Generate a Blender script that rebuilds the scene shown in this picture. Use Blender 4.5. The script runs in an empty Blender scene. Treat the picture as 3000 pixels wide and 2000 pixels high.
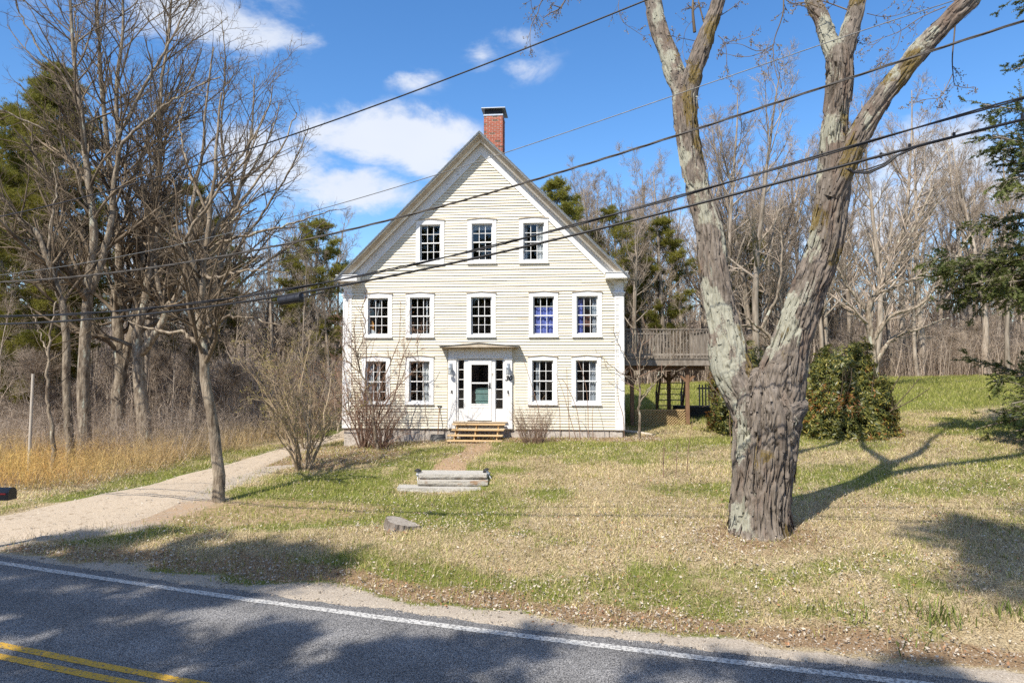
import bpy, math, random
import numpy as np
from mathutils import Vector, Matrix

# ------------------------------------------------------------------ camera, sky, sun, exposure
scene = bpy.context.scene
COL = scene.collection
F = 2000.0; CAMH = 3.1; PITCH = math.atan(80 / 2000.0)
cam_d = bpy.data.cameras.new("camera"); cam = bpy.data.objects.new("camera", cam_d); COL.objects.link(cam)
cam.location = (0, 0, CAMH); cam.rotation_euler = (math.pi / 2 + PITCH, 0, 0)
cam_d.sensor_width = 36.0; cam_d.lens = 24.0; cam_d.clip_start = 0.1; cam_d.clip_end = 3000
scene.camera = cam
SUN_AZ = math.radians(34); SUN_EL = math.radians(48)

def world():
    w = bpy.data.worlds.new("World"); scene.world = w; w.use_nodes = True
    nt = w.node_tree; nt.nodes.clear(); N = nt.nodes.new; L = nt.links.new
    def math_(op, a, b=None, clamp=False):
        m = N("ShaderNodeMath"); m.operation = op; m.use_clamp = clamp
        for i, v in enumerate((a, b)):
            if v is None: continue
            if isinstance(v, (int, float)): m.inputs[i].default_value = v
            else: L(v, m.inputs[i])
        return m.outputs[0]
    out = N("ShaderNodeOutputWorld"); tc = N("ShaderNodeTexCoord"); d = tc.outputs["Generated"]
    sky = N("ShaderNodeTexSky"); sky.sky_type = 'NISHITA'; sky.sun_disc = False
    sky.sun_elevation = SUN_EL; sky.sun_rotation = math.pi + SUN_AZ
    sky.altitude = 100; sky.air_density = 1.0; sky.dust_density = 0.3; sky.ozone_density = 3.0
    bg = N("ShaderNodeBackground"); bg.inputs[1].default_value = 0.13
    hs = N("ShaderNodeHueSaturation"); hs.inputs["Saturation"].default_value = 1.24; hs.inputs["Hue"].default_value = 0.503; hs.inputs["Value"].default_value = 1.14
    L(sky.outputs[0], hs.inputs["Color"]); L(hs.outputs[0], bg.inputs[0])
    # clouds: cloud banks in and out of view, each with its own direction and spread
    mp = N("ShaderNodeMapping"); mp.inputs["Scale"].default_value = (1, 1, 2.0); L(d, mp.inputs[0])
    nz = N("ShaderNodeTexNoise"); nz.inputs["Scale"].default_value = 7.0; nz.inputs["Detail"].default_value = 9; nz.inputs["Roughness"].default_value = 0.62
    nz.inputs["Distortion"].default_value = 0.3
    L(mp.outputs[0], nz.inputs["Vector"])
    nlow = N("ShaderNodeTexNoise"); nlow.inputs["Scale"].default_value = 2.3; nlow.inputs["Detail"].default_value = 4; L(mp.outputs[0], nlow.inputs["Vector"])
    banks = [(1130, 390, 330, 110, 1.0), (1060, 570, 300, 100, 1.0), (1240, 490, 150, 70, .7), (560, 60, 420, 150, .85), (2760, 450, 260, 190, .95), (2900, 560, 300, 120, .7),
             (820, 480, 260, 130, .6), (1525, 110, 170, 90, .34), (1410, 160, 80, 120, .34), (1540, 200, 120, 70, .36), (1200, 228, 130, 60, .34), (600, 800, 500, 200, .5), (100, 900, 500, 150, .6), (2300, 700, 700, 160, .55),
             (-2500, 500, 900, 350, .9), (5200, 300, 900, 350, .9)]
    fill_clouds = [(140, 30, .5, .22), (185, 45, .6, .28), (230, 25, .55, .2), (275, 50, .5, .25), (100, 50, .5, .25), (320, 62, .5, .3), (60, 65, .5, .3), (165, 75, .6, .4), (250, 70, .5, .35)]  # unseen cloud banks added to whiten the fill light: azimuth, height, spread
    total = None
    for bk in banks + fill_clouds:
        if len(bk) == 5:
            u, v, sx, sz, amp = bk; a = (u - 1500) / F; b = (1000 - v) / F
            c = Vector((a, math.cos(PITCH) - b * math.sin(PITCH), math.sin(PITCH) + b * math.cos(PITCH))).normalized()
        else:
            az, el = math.radians(bk[0]), math.radians(bk[1]); sx, sz, amp = bk[2] * F, bk[3] * F, .8
            c = Vector((math.sin(az) * math.cos(el), math.cos(az) * math.cos(el), math.sin(el)))
        e = c.cross(Vector((0, 0, 1))).normalized(); q = e.cross(c)
        def dot(vec, s):
            n = N("ShaderNodeVectorMath"); n.operation = 'DOT_PRODUCT'; L(d, n.inputs[0]); n.inputs[1].default_value = vec * s; return n.outputs["Value"]
        x = dot(e, F / sx); y = dot(q, F / sz); f = dot(c, 1.0)
        r = math_('SQRT', math_('ADD', math_('MULTIPLY', x, x), math_('MULTIPLY', y, y)))
        m = math_('MULTIPLY', math_('SUBTRACT', 1.0, r, True), amp * 1.25)
        m = math_('MULTIPLY', m, math_('GREATER_THAN', f, 0.0))
        total = m if total is None else math_('MAXIMUM', total, m)
    dens = math_('ADD', total, math_('MULTIPLY', math_('SUBTRACT', nz.outputs[0], 0.5), 2.5))
    sm = N("ShaderNodeMapRange"); sm.interpolation_type = 'SMOOTHSTEP'; sm.inputs[1].default_value = 0.2; sm.inputs[2].default_value = 0.85; L(dens, sm.inputs[0])
    gate = N("ShaderNodeMapRange"); gate.inputs[1].default_value = 0.02; gate.inputs[2].default_value = 0.3; L(total, gate.inputs[0])
    alpha = math_('MULTIPLY', math_('MULTIPLY', sm.outputs[0], gate.outputs[0]), 0.93)
    cr = N("ShaderNodeMix"); cr.data_type = 'RGBA'; cr.inputs[6].default_value = (0.54, 0.61, 0.74, 1); cr.inputs[7].default_value = (0.83, 0.85, 0.90, 1); L(nlow.outputs[0], cr.inputs[0])
    cb = N("ShaderNodeBackground"); cb.inputs[1].default_value = 0.85; L(cr.outputs[2], cb.inputs[0])
    mx = N("ShaderNodeMixShader"); L(alpha, mx.inputs[0]); L(bg.outputs[0], mx.inputs[1]); L(cb.outputs[0], mx.inputs[2]); L(mx.outputs[0], out.inputs[0])
world()
sun_d = bpy.data.lights.new("sun", 'SUN'); sun_d.energy = 5.0; sun_d.angle = math.radians(0.53); sun_d.color = (1.0, 0.93, 0.82)
sun = bpy.data.objects.new("sun", sun_d); COL.objects.link(sun)
SUNV = Vector((math.sin(SUN_AZ) * math.cos(SUN_EL), math.cos(SUN_AZ) * math.cos(SUN_EL), -math.sin(SUN_EL)))
sun.rotation_euler = SUNV.to_track_quat('-Z', 'Y').to_euler(); sun.location = (-20, -20, 30)
scene.view_settings.view_transform = 'Standard'; scene.view_settings.look = 'None'
scene.view_settings.exposure = 0.52; scene.view_settings.gamma = 1.0; scene.view_settings.use_curve_mapping = False
try:
    scene.cycles.use_denoising = False; scene.cycles.max_bounces = 6; scene.cycles.transparent_max_bounces = 12; scene.cycles.caustics_reflective = False; scene.cycles.caustics_refractive = False
except Exception: pass

# ------------------------------------------------------------------ helpers
rng = np.random.default_rng(7); random.seed(7)
def at(u, v, Y):
    a = (u - 1500) / F; b = (1000 - v) / F
    r = np.array([a, math.cos(PITCH) - b * math.sin(PITCH), math.sin(PITCH) + b * math.cos(PITCH)])
    return np.array([0, 0, CAMH]) + r * (Y / r[1])

def tag(o, label=None, cat=None, group=None, kind=None):
    if label: o["label"] = label
    if cat: o["category"] = cat
    if group: o["group"] = group
    if kind: o["kind"] = kind
    return o

def empty(name, loc=(0, 0, 0), rz=0.0, label=None, cat=None, group=None):
    o = bpy.data.objects.new(name, None); COL.objects.link(o); o.location = loc; o.rotation_euler = (0, 0, rz); o.empty_display_size = .3
    return tag(o, label, cat, group)

def link(name, mesh, parent=None, loc=None, rot=None, scale=None):
    o = bpy.data.objects.new(name, mesh); COL.objects.link(o)
    if parent is not None: o.parent = parent
    if loc is not None: o.location = loc
    if rot is not None: o.rotation_euler = rot
    if scale is not None: o.scale = scale
    return o

def np_mesh(name, V, Fc, mats, smooth=False, midx=None):
    V = np.asarray(V, dtype=np.float32); Fc = np.asarray(Fc, dtype=np.int32)
    m = bpy.data.meshes.new(name); k = Fc.shape[1]
    m.vertices.add(len(V)); m.vertices.foreach_set("co", V.ravel())
    m.loops.add(Fc.size); m.loops.foreach_set("vertex_index", Fc.ravel())
    m.polygons.add(len(Fc)); m.polygons.foreach_set("loop_start", np.arange(0, Fc.size, k, dtype=np.int32))
    if smooth: m.polygons.foreach_set("use_smooth", np.ones(len(Fc), dtype=bool))
    for mt in (mats if isinstance(mats, (list, tuple)) else [mats]): m.materials.append(mt)
    if midx is not None: m.polygons.foreach_set("material_index", np.asarray(midx, dtype=np.int32))
    m.update(calc_edges=True)
    return m

def attr_col(m, C):
    a = m.color_attributes.new("Col", 'FLOAT_COLOR', 'POINT')
    C = np.asarray(C, dtype=np.float32)
    if C.shape[1] == 3: C = np.concatenate([C, np.ones((len(C), 1), np.float32)], 1)
    a.data.foreach_set("color", C.ravel())
def attr_f(m, name, A):
    a = m.attributes.new(name, 'FLOAT', 'POINT'); a.data.foreach_set("value", np.asarray(A, dtype=np.float32))

class MB:
    def __init__(s): s.v = []; s.f = []
    def add(s, V, Fs):
        b = len(s.v); s.v += [tuple(map(float, p)) for p in V]; s.f += [tuple(b + i for i in q) for q in Fs]; return s
    def box(s, x0, y0, z0, x1, y1, z1):
        return s.add([(x0, y0, z0), (x1, y0, z0), (x1, y1, z0), (x0, y1, z0), (x0, y0, z1), (x1, y0, z1), (x1, y1, z1), (x0, y1, z1)],
                     [(0, 3, 2, 1), (4, 5, 6, 7), (0, 1, 5, 4), (1, 2, 6, 5), (2, 3, 7, 6), (3, 0, 4, 7)])
    def beam(s, p0, p1, w, h, up=(0, 0, 1)):
        p0 = Vector(p0); p1 = Vector(p1); d = (p1 - p0).normalized(); sd = d.cross(Vector(up))
        if sd.length < 1e-4: sd = d.cross(Vector((0, 1, 0)))
        sd.normalize(); u = sd.cross(d); a = sd * (w / 2); b = u * (h / 2)
        return s.add([p0 - a - b, p0 + a - b, p0 + a + b, p0 - a + b, p1 - a - b, p1 + a - b, p1 + a + b, p1 - a + b],
                     [(0, 3, 2, 1), (4, 5, 6, 7), (0, 1, 5, 4), (1, 2, 6, 5), (2, 3, 7, 6), (3, 0, 4, 7)])
    def prism(s, poly, y0, y1):  # polygon in x,z (counter-clockwise seen from -y) extruded along y
        n = len(poly)
        V = [(x, y0, z) for x, z in poly] + [(x, y1, z) for x, z in poly]
        return s.add(V, [tuple(range(n)), tuple(range(2 * n - 1, n - 1, -1))] + [(i, i + n, (i + 1) % n + n, (i + 1) % n) for i in range(n)])
    def lathe(s, prof, n=16, c=(0, 0, 0), cap=True):
        V = []; Fs = []
        for r, z in prof:
            for i in range(n):
                t = 2 * math.pi * i / n; V.append((c[0] + r * math.cos(t), c[1] + r * math.sin(t), c[2] + z))
        for j in range(len(prof) - 1):
            for i in range(n): Fs.append((j * n + i, j * n + (i + 1) % n, (j + 1) * n + (i + 1) % n, (j + 1) * n + i))
        if cap: Fs.append(tuple(range(n - 1, -1, -1))); Fs.append(tuple(range((len(prof) - 1) * n, len(prof) * n)))
        return s.add(V, Fs)
    def tube(s, pts, r, n=8):
        P = np.array([pts], dtype=float); R = np.full(P.shape[:2], r) if np.isscalar(r) else np.array([r], dtype=float)
        V, Fq = tubes(P, R, n); s.add(V, Fq.tolist())
        b = len(s.v) - len(V); m = len(pts)
        s.f.append(tuple(b + i for i in range(n - 1, -1, -1))); s.f.append(tuple(b + (m - 1) * n + i for i in range(n)))
        return s
    def mesh(s, name, mat, smooth=False):
        m = bpy.data.meshes.new(name); m.from_pydata(s.v, [], s.f); m.materials.append(mat)
        if smooth:
            for p in m.polygons: p.use_smooth = True
        m.update(); return m
    def build(s, name, mat, parent=None, bevel=0, smooth=False, **kw):
        o = link(name, s.mesh(name, mat, smooth), parent, **kw)
        if bevel:
            b = o.modifiers.new("bevel", 'BEVEL'); b.width = bevel; b.segments = 1; b.limit_method = 'ANGLE'
        return o

def tubes(P, R, k):
    P = np.asarray(P, float); N, n = P.shape[:2]
    d = np.gradient(P, axis=1); d /= np.linalg.norm(d, axis=2, keepdims=True) + 1e-9
    mz = np.abs(P[:, -1, 2] - P[:, 0, 2]) / (np.linalg.norm(P[:, -1] - P[:, 0], axis=1) + 1e-9)
    ref = np.where((mz > .75)[:, None], np.array([[1., 0.13, 0]]), np.array([[0, 0.1, 1.]]))[:, None, :]
    u = np.cross(d, ref); u /= np.linalg.norm(u, axis=2, keepdims=True) + 1e-9
    w = np.cross(d, u)
    a = np.arange(k) * 2 * np.pi / k
    V = P[:, :, None, :] + R[:, :, None, None] * (np.cos(a)[None, None, :, None] * u[:, :, None, :] + np.sin(a)[None, None, :, None] * w[:, :, None, :])
    idx = np.arange(N * n * k).reshape(N, n, k); A = idx[:, :-1, :]; B = idx[:, 1:, :]
    Fq = np.stack([A, np.roll(A, -1, 2), np.roll(B, -1, 2), B], -1).reshape(-1, 4)
    return V.reshape(-1, 3), Fq

def join(parts):
    V = []; Fs = []; b = 0
    for v, f in parts: V.append(v); Fs.append(f + b); b += len(v)
    return np.concatenate(V), np.concatenate(Fs)

def hash3(ix, iy, iz):
    h = (ix.astype(np.int64) * 374761393 + iy.astype(np.int64) * 668265263 + iz.astype(np.int64) * 2147483647) & 0xFFFFFFFF
    h = ((h ^ (h >> 13)) * 1274126177) & 0xFFFFFFFF
    h = ((h ^ (h >> 16)) * 2246822519) & 0xFFFFFFFF
    return ((h ^ (h >> 15)) & 0xFFFFFF) / float(0xFFFFFF)
def vnoise(p):
    i = np.floor(p).astype(np.int64); f = p - i; f = f * f * (3 - 2 * f); x, y, z = i[..., 0], i[..., 1], i[..., 2]; o = 0
    for dx in (0, 1):
        for dy in (0, 1):
            for dz in (0, 1):
                w = (f[..., 0] if dx else 1 - f[..., 0]) * (f[..., 1] if dy else 1 - f[..., 1]) * (f[..., 2] if dz else 1 - f[..., 2])
                o = o + w * hash3(x + dx, y + dy, z + dz)
    return o
def fbm(p, oct=4):
    a = .5; s = 0; t = 0
    for k in range(oct): s = s + a * vnoise(p * 2 ** k + 17.3 * k); t += a; a *= .55
    return s / t
def fbm2(x, y, sc, oct=4, seed=0): return fbm(np.stack([np.asarray(x) * sc, np.asarray(y) * sc, np.full(np.shape(x), seed + .37)], -1), oct)
def sstep(a, b, x):
    t = np.clip((x - a) / (b - a), 0, 1); return t * t * (3 - 2 * t)

# ------------------------------------------------------------------ materials
def new_mat(name):
    m = bpy.data.materials.new(name); m.use_nodes = True; nt = m.node_tree
    return m, nt, nt.nodes["Principled BSDF"]
def mat(name, c0, c1=None, scale=8.0, rough=.7, detail=5, stretch=(1, 1, 1), bump=0.0, bscale=None, c2=None, c2amt=.62, c2scale=None, rand=0.0, metal=0.0, spec=.3, coord='POS', bdist=.01, contrast=(.35, .65), attr=None, trans=0.0):
    m, nt, p = new_mat(name); N = nt.nodes.new; L = nt.links.new
    p.inputs["Roughness"].default_value = rough; p.inputs["Metallic"].default_value = metal; p.inputs["Specular IOR Level"].default_value = spec
    if coord == 'POS': src = N("ShaderNodeNewGeometry").outputs["Position"]
    else: src = N("ShaderNodeTexCoord").outputs["Object"]
    mp = N("ShaderNodeMapping"); mp.inputs["Scale"].default_value = stretch; L(src, mp.inputs[0])
    col = None
    if attr:
        a = N("ShaderNodeAttribute"); a.attribute_name = attr; col = a.outputs["Color"]
    def noise(sc, dt=detail):
        n = N("ShaderNodeTexNoise"); n.inputs["Scale"].default_value = sc; n.inputs["Detail"].default_value = dt; n.inputs["Roughness"].default_value = .6; L(mp.outputs[0], n.inputs["Vector"]); return n.outputs[0]
    def rng_(x, lo, hi):
        r = N("ShaderNodeMapRange"); r.inputs[1].default_value = lo; r.inputs[2].default_value = hi; L(x, r.inputs[0]); return r.outputs[0]
    def mixc(f, a, b, mode='MIX'):
        x = N("ShaderNodeMix"); x.data_type = 'RGBA'; x.blend_type = mode
        for i, s in ((0, f), (6, a), (7, b)):
            if isinstance(s, (int, float)): x.inputs[i].default_value = s
            elif isinstance(s, tuple): x.inputs[i].default_value = (*s, 1)
            else: L(s, x.inputs[i])
        return x.outputs[2]
    if c1 is not None and col is None:
        col = mixc(rng_(noise(scale), *contrast), c0, c1)
    if c2 is not None:
        col = mixc(rng_(noise(c2scale or scale * .5, 7), c2amt, c2amt + .06), col if col is not None else c0, c2)
    if rand:
        oi = N("ShaderNodeObjectInfo"); r = N("ShaderNodeMapRange"); r.inputs[3].default_value = 1 - rand; r.inputs[4].default_value = 1 + rand; L(oi.outputs["Random"], r.inputs[0])
        hs = N("ShaderNodeHueSaturation"); L(r.outputs[0], hs.inputs["Value"])
        if col is None: hs.inputs["Color"].default_value = (*c0, 1)
        else: L(col, hs.inputs["Color"])
        col = hs.outputs[0]
    if col is None: p.inputs["Base Color"].default_value = (*c0, 1)
    else: L(col, p.inputs["Base Color"])
    if trans:
        tl = N("ShaderNodeBsdfTranslucent"); ms = N("ShaderNodeMixShader"); ms.inputs[0].default_value = trans
        if col is None: tl.inputs[0].default_value = (*c0, 1)
        else: L(col, tl.inputs[0])
        L(p.outputs[0], ms.inputs[1]); L(tl.outputs[0], ms.inputs[2]); L(ms.outputs[0], nt.nodes["Material Output"].inputs[0])
    if bump:
        b = N("ShaderNodeBump"); b.inputs["Strength"].default_value = bump; b.inputs["Distance"].default_value = bdist
        L(noise(bscale or scale * 2, 6), b.inputs["Height"]); L(b.outputs[0], p.inputs["Normal"])
    return m

M = {}
M['clap'] = mat("cream_clapboard", (.61, .562, .45), (.685, .640, .525), 1.2, .55, stretch=(.25, 1, 6), c2=(.36, .31, .25), c2amt=.615, c2scale=2.6, rand=.045, bump=.15, bscale=9, bdist=.004)
M['trim'] = mat("white_trim", (.70, .70, .69), (.77, .77, .755), 3, .5, c2=(.42, .38, .33), c2amt=.64, c2scale=5, bump=.08, bscale=14, bdist=.003)
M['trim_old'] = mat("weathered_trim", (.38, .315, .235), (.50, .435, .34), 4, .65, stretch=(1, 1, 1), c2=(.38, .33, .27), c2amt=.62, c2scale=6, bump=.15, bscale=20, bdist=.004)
M['roof'] = mat("grey_shingle", (.10, .11, .115), (.16, .17, .17), 9, .85, bump=.3, bscale=40)
M['brick'] = mat("red_brick", (.30, .085, .05), (.38, .12, .07), 25, .85, rand=.16, bump=.4, bscale=60, coord='POS', bdist=.004)
M['brick_dark'] = mat("dark_brick", (.13, .075, .05), (.18, .10, .06), 25, .85, rand=.16, bump=.4, bscale=60, bdist=.004)
M['mortar'] = mat("mortar", (.50, .46, .40), (.58, .54, .48), 30, .9)
M['metal'] = mat("galvanised_metal", (.34, .38, .43), (.42, .46, .5), 14, .45, metal=.6)
M['black'] = mat("black_metal", (.018, .018, .02), (.03, .03, .03), 10, .5)
M['granite'] = mat("granite", (.30, .285, .25), (.50, .475, .43), 42, .85, c2=(.24, .21, .17), c2amt=.60, c2scale=3.5, bump=.45, bscale=18, bdist=.015)
M['granite_dirty'] = mat("stained_granite", (.30, .28, .24), (.46, .43, .38), 36, .9, c2=(.28, .19, .12), c2amt=.54, c2scale=2.6, bump=.5, bscale=16, bdist=.015)
M['found'] = mat("foundation_granite", (.34, .30, .26), (.50, .46, .41), 12, .9, c2=(.24, .2, .16), c2amt=.58, c2scale=2.5, bump=.5, bscale=9, bdist=.02)
M['newwood'] = mat("new_lumber", (.47, .325, .165), (.57, .415, .235), 6, .6, stretch=(.3, 1, 6), rand=.06, bump=.08, bscale=30, bdist=.003)
M['oldwood'] = mat("grey_deck_wood", (.15, .125, .10), (.27, .235, .195), 9, .8, stretch=(1, 1, .35), rand=.16, bump=.2, bscale=30, bdist=.004)
M['brownwood'] = mat("brown_post_wood", (.15, .085, .05), (.24, .145, .085), 8, .75, stretch=(1, 1, .25), rand=.08, bump=.2, bscale=30, bdist=.004)
M['lattice'] = mat("tan_lattice", (.38, .265, .13), (.46, .335, .175), 9, .7, rand=.06)
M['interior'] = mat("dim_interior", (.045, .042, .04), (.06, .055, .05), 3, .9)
M['mailbox'] = mat("black_mailbox", (.014, .015, .02), (.022, .023, .028), 12, .35, spec=.5)
M['red'] = mat("red_flag", (.55, .03, .03), (.6, .05, .04), 8, .5)
M['asphalt'] = None
M['cable'] = mat("black_cable", (.016, .016, .018), (.026, .026, .028), 10, .45)
M['wire'] = mat("steel_wire", (.12, .13, .13), (.2, .2, .2), 10, .5, metal=.4)
M['rope'] = mat("weathered_cable", (.06, .055, .05), (.10, .09, .08), 20, .7)
M['navy'] = mat("blue_curtain", (.12, .15, .46), (.22, .27, .66), 6, .9)
M['curtain'] = mat("pale_curtain", (.62, .62, .62), (.74, .74, .73), 5, .9)
M['greycurtain'] = mat("grey_curtain", (.36, .38, .42), (.5, .52, .55), 6, .9)
M['teal'] = mat("green_box", (.16, .27, .24), (.22, .35, .31), 6, .7)
M['orange'] = mat("orange_print", (.62, .26, .06), (.7, .35, .1), 7, .7)
M['post'] = mat("weathered_pole", (.40, .35, .29), (.52, .47, .40), 5, .85, stretch=(3, 3, .3))
M['stumptop'] = mat("cut_wood", (.27, .235, .19), (.39, .345, .29), 14, .85, c2=(.25, .21, .17), c2amt=.6, bump=.3, bscale=30)

def glass_mat():
    m, nt, p = new_mat("window_glass"); nt.nodes.remove(p); N = nt.nodes.new; L = nt.links.new
    t = N("ShaderNodeBsdfTransparent"); t.inputs[0].default_value = (.87, .89, .90, 1)
    g = N("ShaderNodeBsdfGlossy"); g.inputs["Roughness"].default_value = .03; g.inputs[0].default_value = (1, 1, 1, 1)
    nz = N("ShaderNodeTexNoise"); nz.inputs["Scale"].default_value = 2.2; nz.inputs["Detail"].default_value = 2
    L(N("ShaderNodeNewGeometry").outputs["Position"], nz.inputs["Vector"])
    b = N("ShaderNodeBump"); b.inputs["Strength"].default_value = .06; b.inputs["Distance"].default_value = .02; L(nz.outputs[0], b.inputs["Height"]); L(b.outputs[0], g.inputs["Normal"])
    fr = N("ShaderNodeFresnel"); fr.inputs[0].default_value = 1.55
    bf = N("ShaderNodeNewGeometry"); iv = N("ShaderNodeMath"); iv.operation = 'SUBTRACT'; iv.inputs[0].default_value = 1; L(bf.outputs["Backfacing"], iv.inputs[1]); fm = N("ShaderNodeMath"); fm.operation = 'MULTIPLY'; L(fr.outputs[0], fm.inputs[0]); L(iv.outputs[0], fm.inputs[1])
    x = N("ShaderNodeMixShader"); L(fm.outputs[0], x.inputs[0]); L(t.outputs[0], x.inputs[1]); L(g.outputs[0], x.inputs[2]); L(x.outputs[0], nt.nodes["Material Output"].inputs[0])
    return m
M['glass'] = glass_mat()

def asphalt_mat():
    m, nt, p = new_mat("asphalt"); N = nt.nodes.new; L = nt.links.new
    pos = N("ShaderNodeNewGeometry").outputs["Position"]
    vo = N("ShaderNodeTexVoronoi"); vo.inputs["Scale"].default_value = 130; L(pos, vo.inputs["Vector"])
    n2 = N("ShaderNodeTexNoise"); n2.inputs["Scale"].default_value = 1.3; n2.inputs["Detail"].default_value = 5; L(pos, n2.inputs["Vector"])
    r = N("ShaderNodeValToRGB"); e = r.color_ramp.elements; e[0].color = (.05, .05, .052, 1); e[1].color = (.34, .33, .32, 1); e[0].position = .25; e[1].position = .95
    sep = N("ShaderNodeSeparateColor"); L(vo.outputs["Color"], sep.inputs[0]); L(sep.outputs[0], r.inputs[0])
    r2 = N("ShaderNodeMapRange"); r2.inputs[1].default_value = .3; r2.inputs[2].default_value = .7; r2.inputs[3].default_value = .85; r2.inputs[4].default_value = 1.15; L(n2.outputs[0], r2.inputs[0])
    hs = N("ShaderNodeHueSaturation"); L(r.outputs[0], hs.inputs["Color"]); L(r2.outputs[0], hs.inputs["Value"]); at_ = N("ShaderNodeAttribute"); at_.attribute_name = "track"
    tr = N("ShaderNodeMapRange"); tr.inputs[3].default_value = .90; tr.inputs[4].default_value = 1.14; L(at_.outputs["Fac"], tr.inputs[0])
    h2 = N("ShaderNodeHueSaturation"); L(hs.outputs[0], h2.inputs["Color"]); L(tr.outputs[0], h2.inputs["Value"])
    n3 = N("ShaderNodeTexNoise"); n3.inputs["Scale"].default_value = 1.7; n3.inputs["Detail"].default_value = 5; L(pos, n3.inputs["Vector"])
    va = N("ShaderNodeVectorMath"); va.operation = 'MULTIPLY_ADD'; L(n3.outputs["Color"], va.inputs[0]); va.inputs[1].default_value = (.9, .9, 0); L(pos, va.inputs[2])
    ck = N("ShaderNodeTexVoronoi"); ck.feature = 'DISTANCE_TO_EDGE'; ck.inputs["Scale"].default_value = .33; L(va.outputs[0], ck.inputs["Vector"])
    cm = N("ShaderNodeMapRange"); cm.inputs[1].default_value = .0015; cm.inputs[2].default_value = .005; cm.inputs[3].default_value = .55; L(ck.outputs["Distance"], cm.inputs[0])
    cx = N("ShaderNodeMix"); cx.data_type = 'RGBA'; L(cm.outputs[0], cx.inputs[0]); cx.inputs[6].default_value = (.035, .035, .036, 1); L(h2.outputs[0], cx.inputs[7]); L(cx.outputs[2], p.inputs["Base Color"])
    p.inputs["Roughness"].default_value = .85; p.inputs["Specular IOR Level"].default_value = .25
    b = N("ShaderNodeBump"); b.inputs["Strength"].default_value = .5; b.inputs["Distance"].default_value = .008; L(vo.outputs["Distance"], b.inputs["Height"]); L(b.outputs[0], p.inputs["Normal"])
    return m
M['asphalt'] = asphalt_mat()
M['white_line'] = mat("white_road_paint", (.42, .41, .385), (.55, .54, .51), 20, .8, c2=(.20, .195, .19), c2amt=.50, c2scale=26)
M['yellow_line'] = mat("yellow_road_paint", (.46, .27, .035), (.58, .35, .05), 20, .8, c2=(.18, .15, .11), c2amt=.54, c2scale=24)

def ground_mat():
    m, nt, p = new_mat("lawn_soil"); N = nt.nodes.new; L = nt.links.new
    pos = N("ShaderNodeNewGeometry").outputs["Position"]; p.inputs["Roughness"].default_value = .95; p.inputs["Specular IOR Level"].default_value = .1
    def noise(sc, dt=8, ro=.65):
        n = N("ShaderNodeTexNoise"); n.inputs["Scale"].default_value = sc; n.inputs["Detail"].default_value = dt; n.inputs["Roughness"].default_value = ro; L(pos, n.inputs["Vector"]); return n.outputs[0]
    def mr(x, a, b):
        r = N("ShaderNodeMapRange"); r.inputs[1].default_value = a; r.inputs[2].default_value = b; L(x, r.inputs[0]); return r.outputs[0]
    def mx(f, a, b):
        x = N("ShaderNodeMix"); x.data_type = 'RGBA'; L(f, x.inputs[0])
        for i, s in ((6, a), (7, b)):
            if isinstance(s, tuple): x.inputs[i].default_value = (*s, 1)
            else: L(s, x.inputs[i])
        return x.outputs[2]
    def edge(name, n, k=.5):
        a = N("ShaderNodeAttribute"); a.attribute_name = name
        s = N("ShaderNodeMath"); s.operation = 'MULTIPLY_ADD'; L(n, s.inputs[0]); s.inputs[1].default_value = k; L(a.outputs["Fac"], s.inputs[2])
        return mr(s.outputs[0], .5 + k / 2 - .12, .5 + k / 2 + .12)
    n1 = noise(3.1); n2 = noise(38, 4); n3 = noise(11)
    straw = mx(mr(n2, .36, .64), (.13, .095, .055), (.54, .435, .265))
    green = mx(mr(n2, .3, .7), (.07, .085, .02), (.20, .22, .05))
    litter = mx(mr(n2, .35, .68), (.13, .08, .045), (.36, .255, .15))
    gravel = mx(mr(n2, .3, .7), (.27, .225, .175), (.48, .42, .345))
    dirt = mx(mr(n3, .3, .7), (.26, .17, .105), (.40, .285, .18))
    c = mx(edge("grn", n3, .8), straw, green)
    c = mx(edge("litter", n1, .9), c, litter)
    c = mx(edge("gravel", n3, .6), c, gravel)
    c = mx(edge("dirt", n3, .7), c, dirt)
    L(c, p.inputs["Base Color"])
    b = N("ShaderNodeBump"); b.inputs["Strength"].default_value = .6; b.inputs["Distance"].default_value = .03; L(n2, b.inputs["Height"]); L(b.outputs[0], p.inputs["Normal"])
    return m
M['ground'] = ground_mat()
M['driveway'] = mat("driveway_gravel", (.36, .29, .21), (.50, .415, .315), 30, .95, c2=(.29, .225, .155), c2amt=.58, c2scale=7, bump=.7, bscale=45, bdist=.02)
M['blade'] = mat("grass_blades", (1, 1, 1), trans=.35, rough=.8, attr="Col", spec=.15)
M['leaf'] = mat("leaf_litter", (1, 1, 1), rough=.8, attr="Col", spec=.2)
M['bark'] = mat("grey_bark", (.105, .08, .058), (.36, .30, .225), 6, .95, stretch=(1.6, 1.6, .5), c2=(.40, .40, .32), c2amt=.60, c2scale=3.0, rand=.18, bump=.9, bscale=10, bdist=.05, spec=.1)
M['bark_far'] = mat("far_bark", (.18, .145, .11), (.37, .315, .255), 3, .95, stretch=(1.6, 1.6, .4), rand=.25, spec=.1)
M['twig'] = mat("twig", (.085, .064, .045), (.23, .18, .125), 1.5, .9, rand=.18, spec=.1)
M['twig_far'] = mat("far_twig", (.23, .18, .135), (.43, .355, .285), .8, .9, rand=.2, spec=.1)
M['twig_tan'] = mat("tan_twig", (.22, .165, .105), (.40, .31, .21), 1.5, .9, spec=.1)
M['twig_red'] = mat("shrub_twig", (.17, .105, .075), (.28, .19, .14), 2, .9, spec=.1)
M['brush'] = mat("dry_brush", (1, 1, 1), trans=.25, rough=.9, attr="Col", spec=.1)
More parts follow.
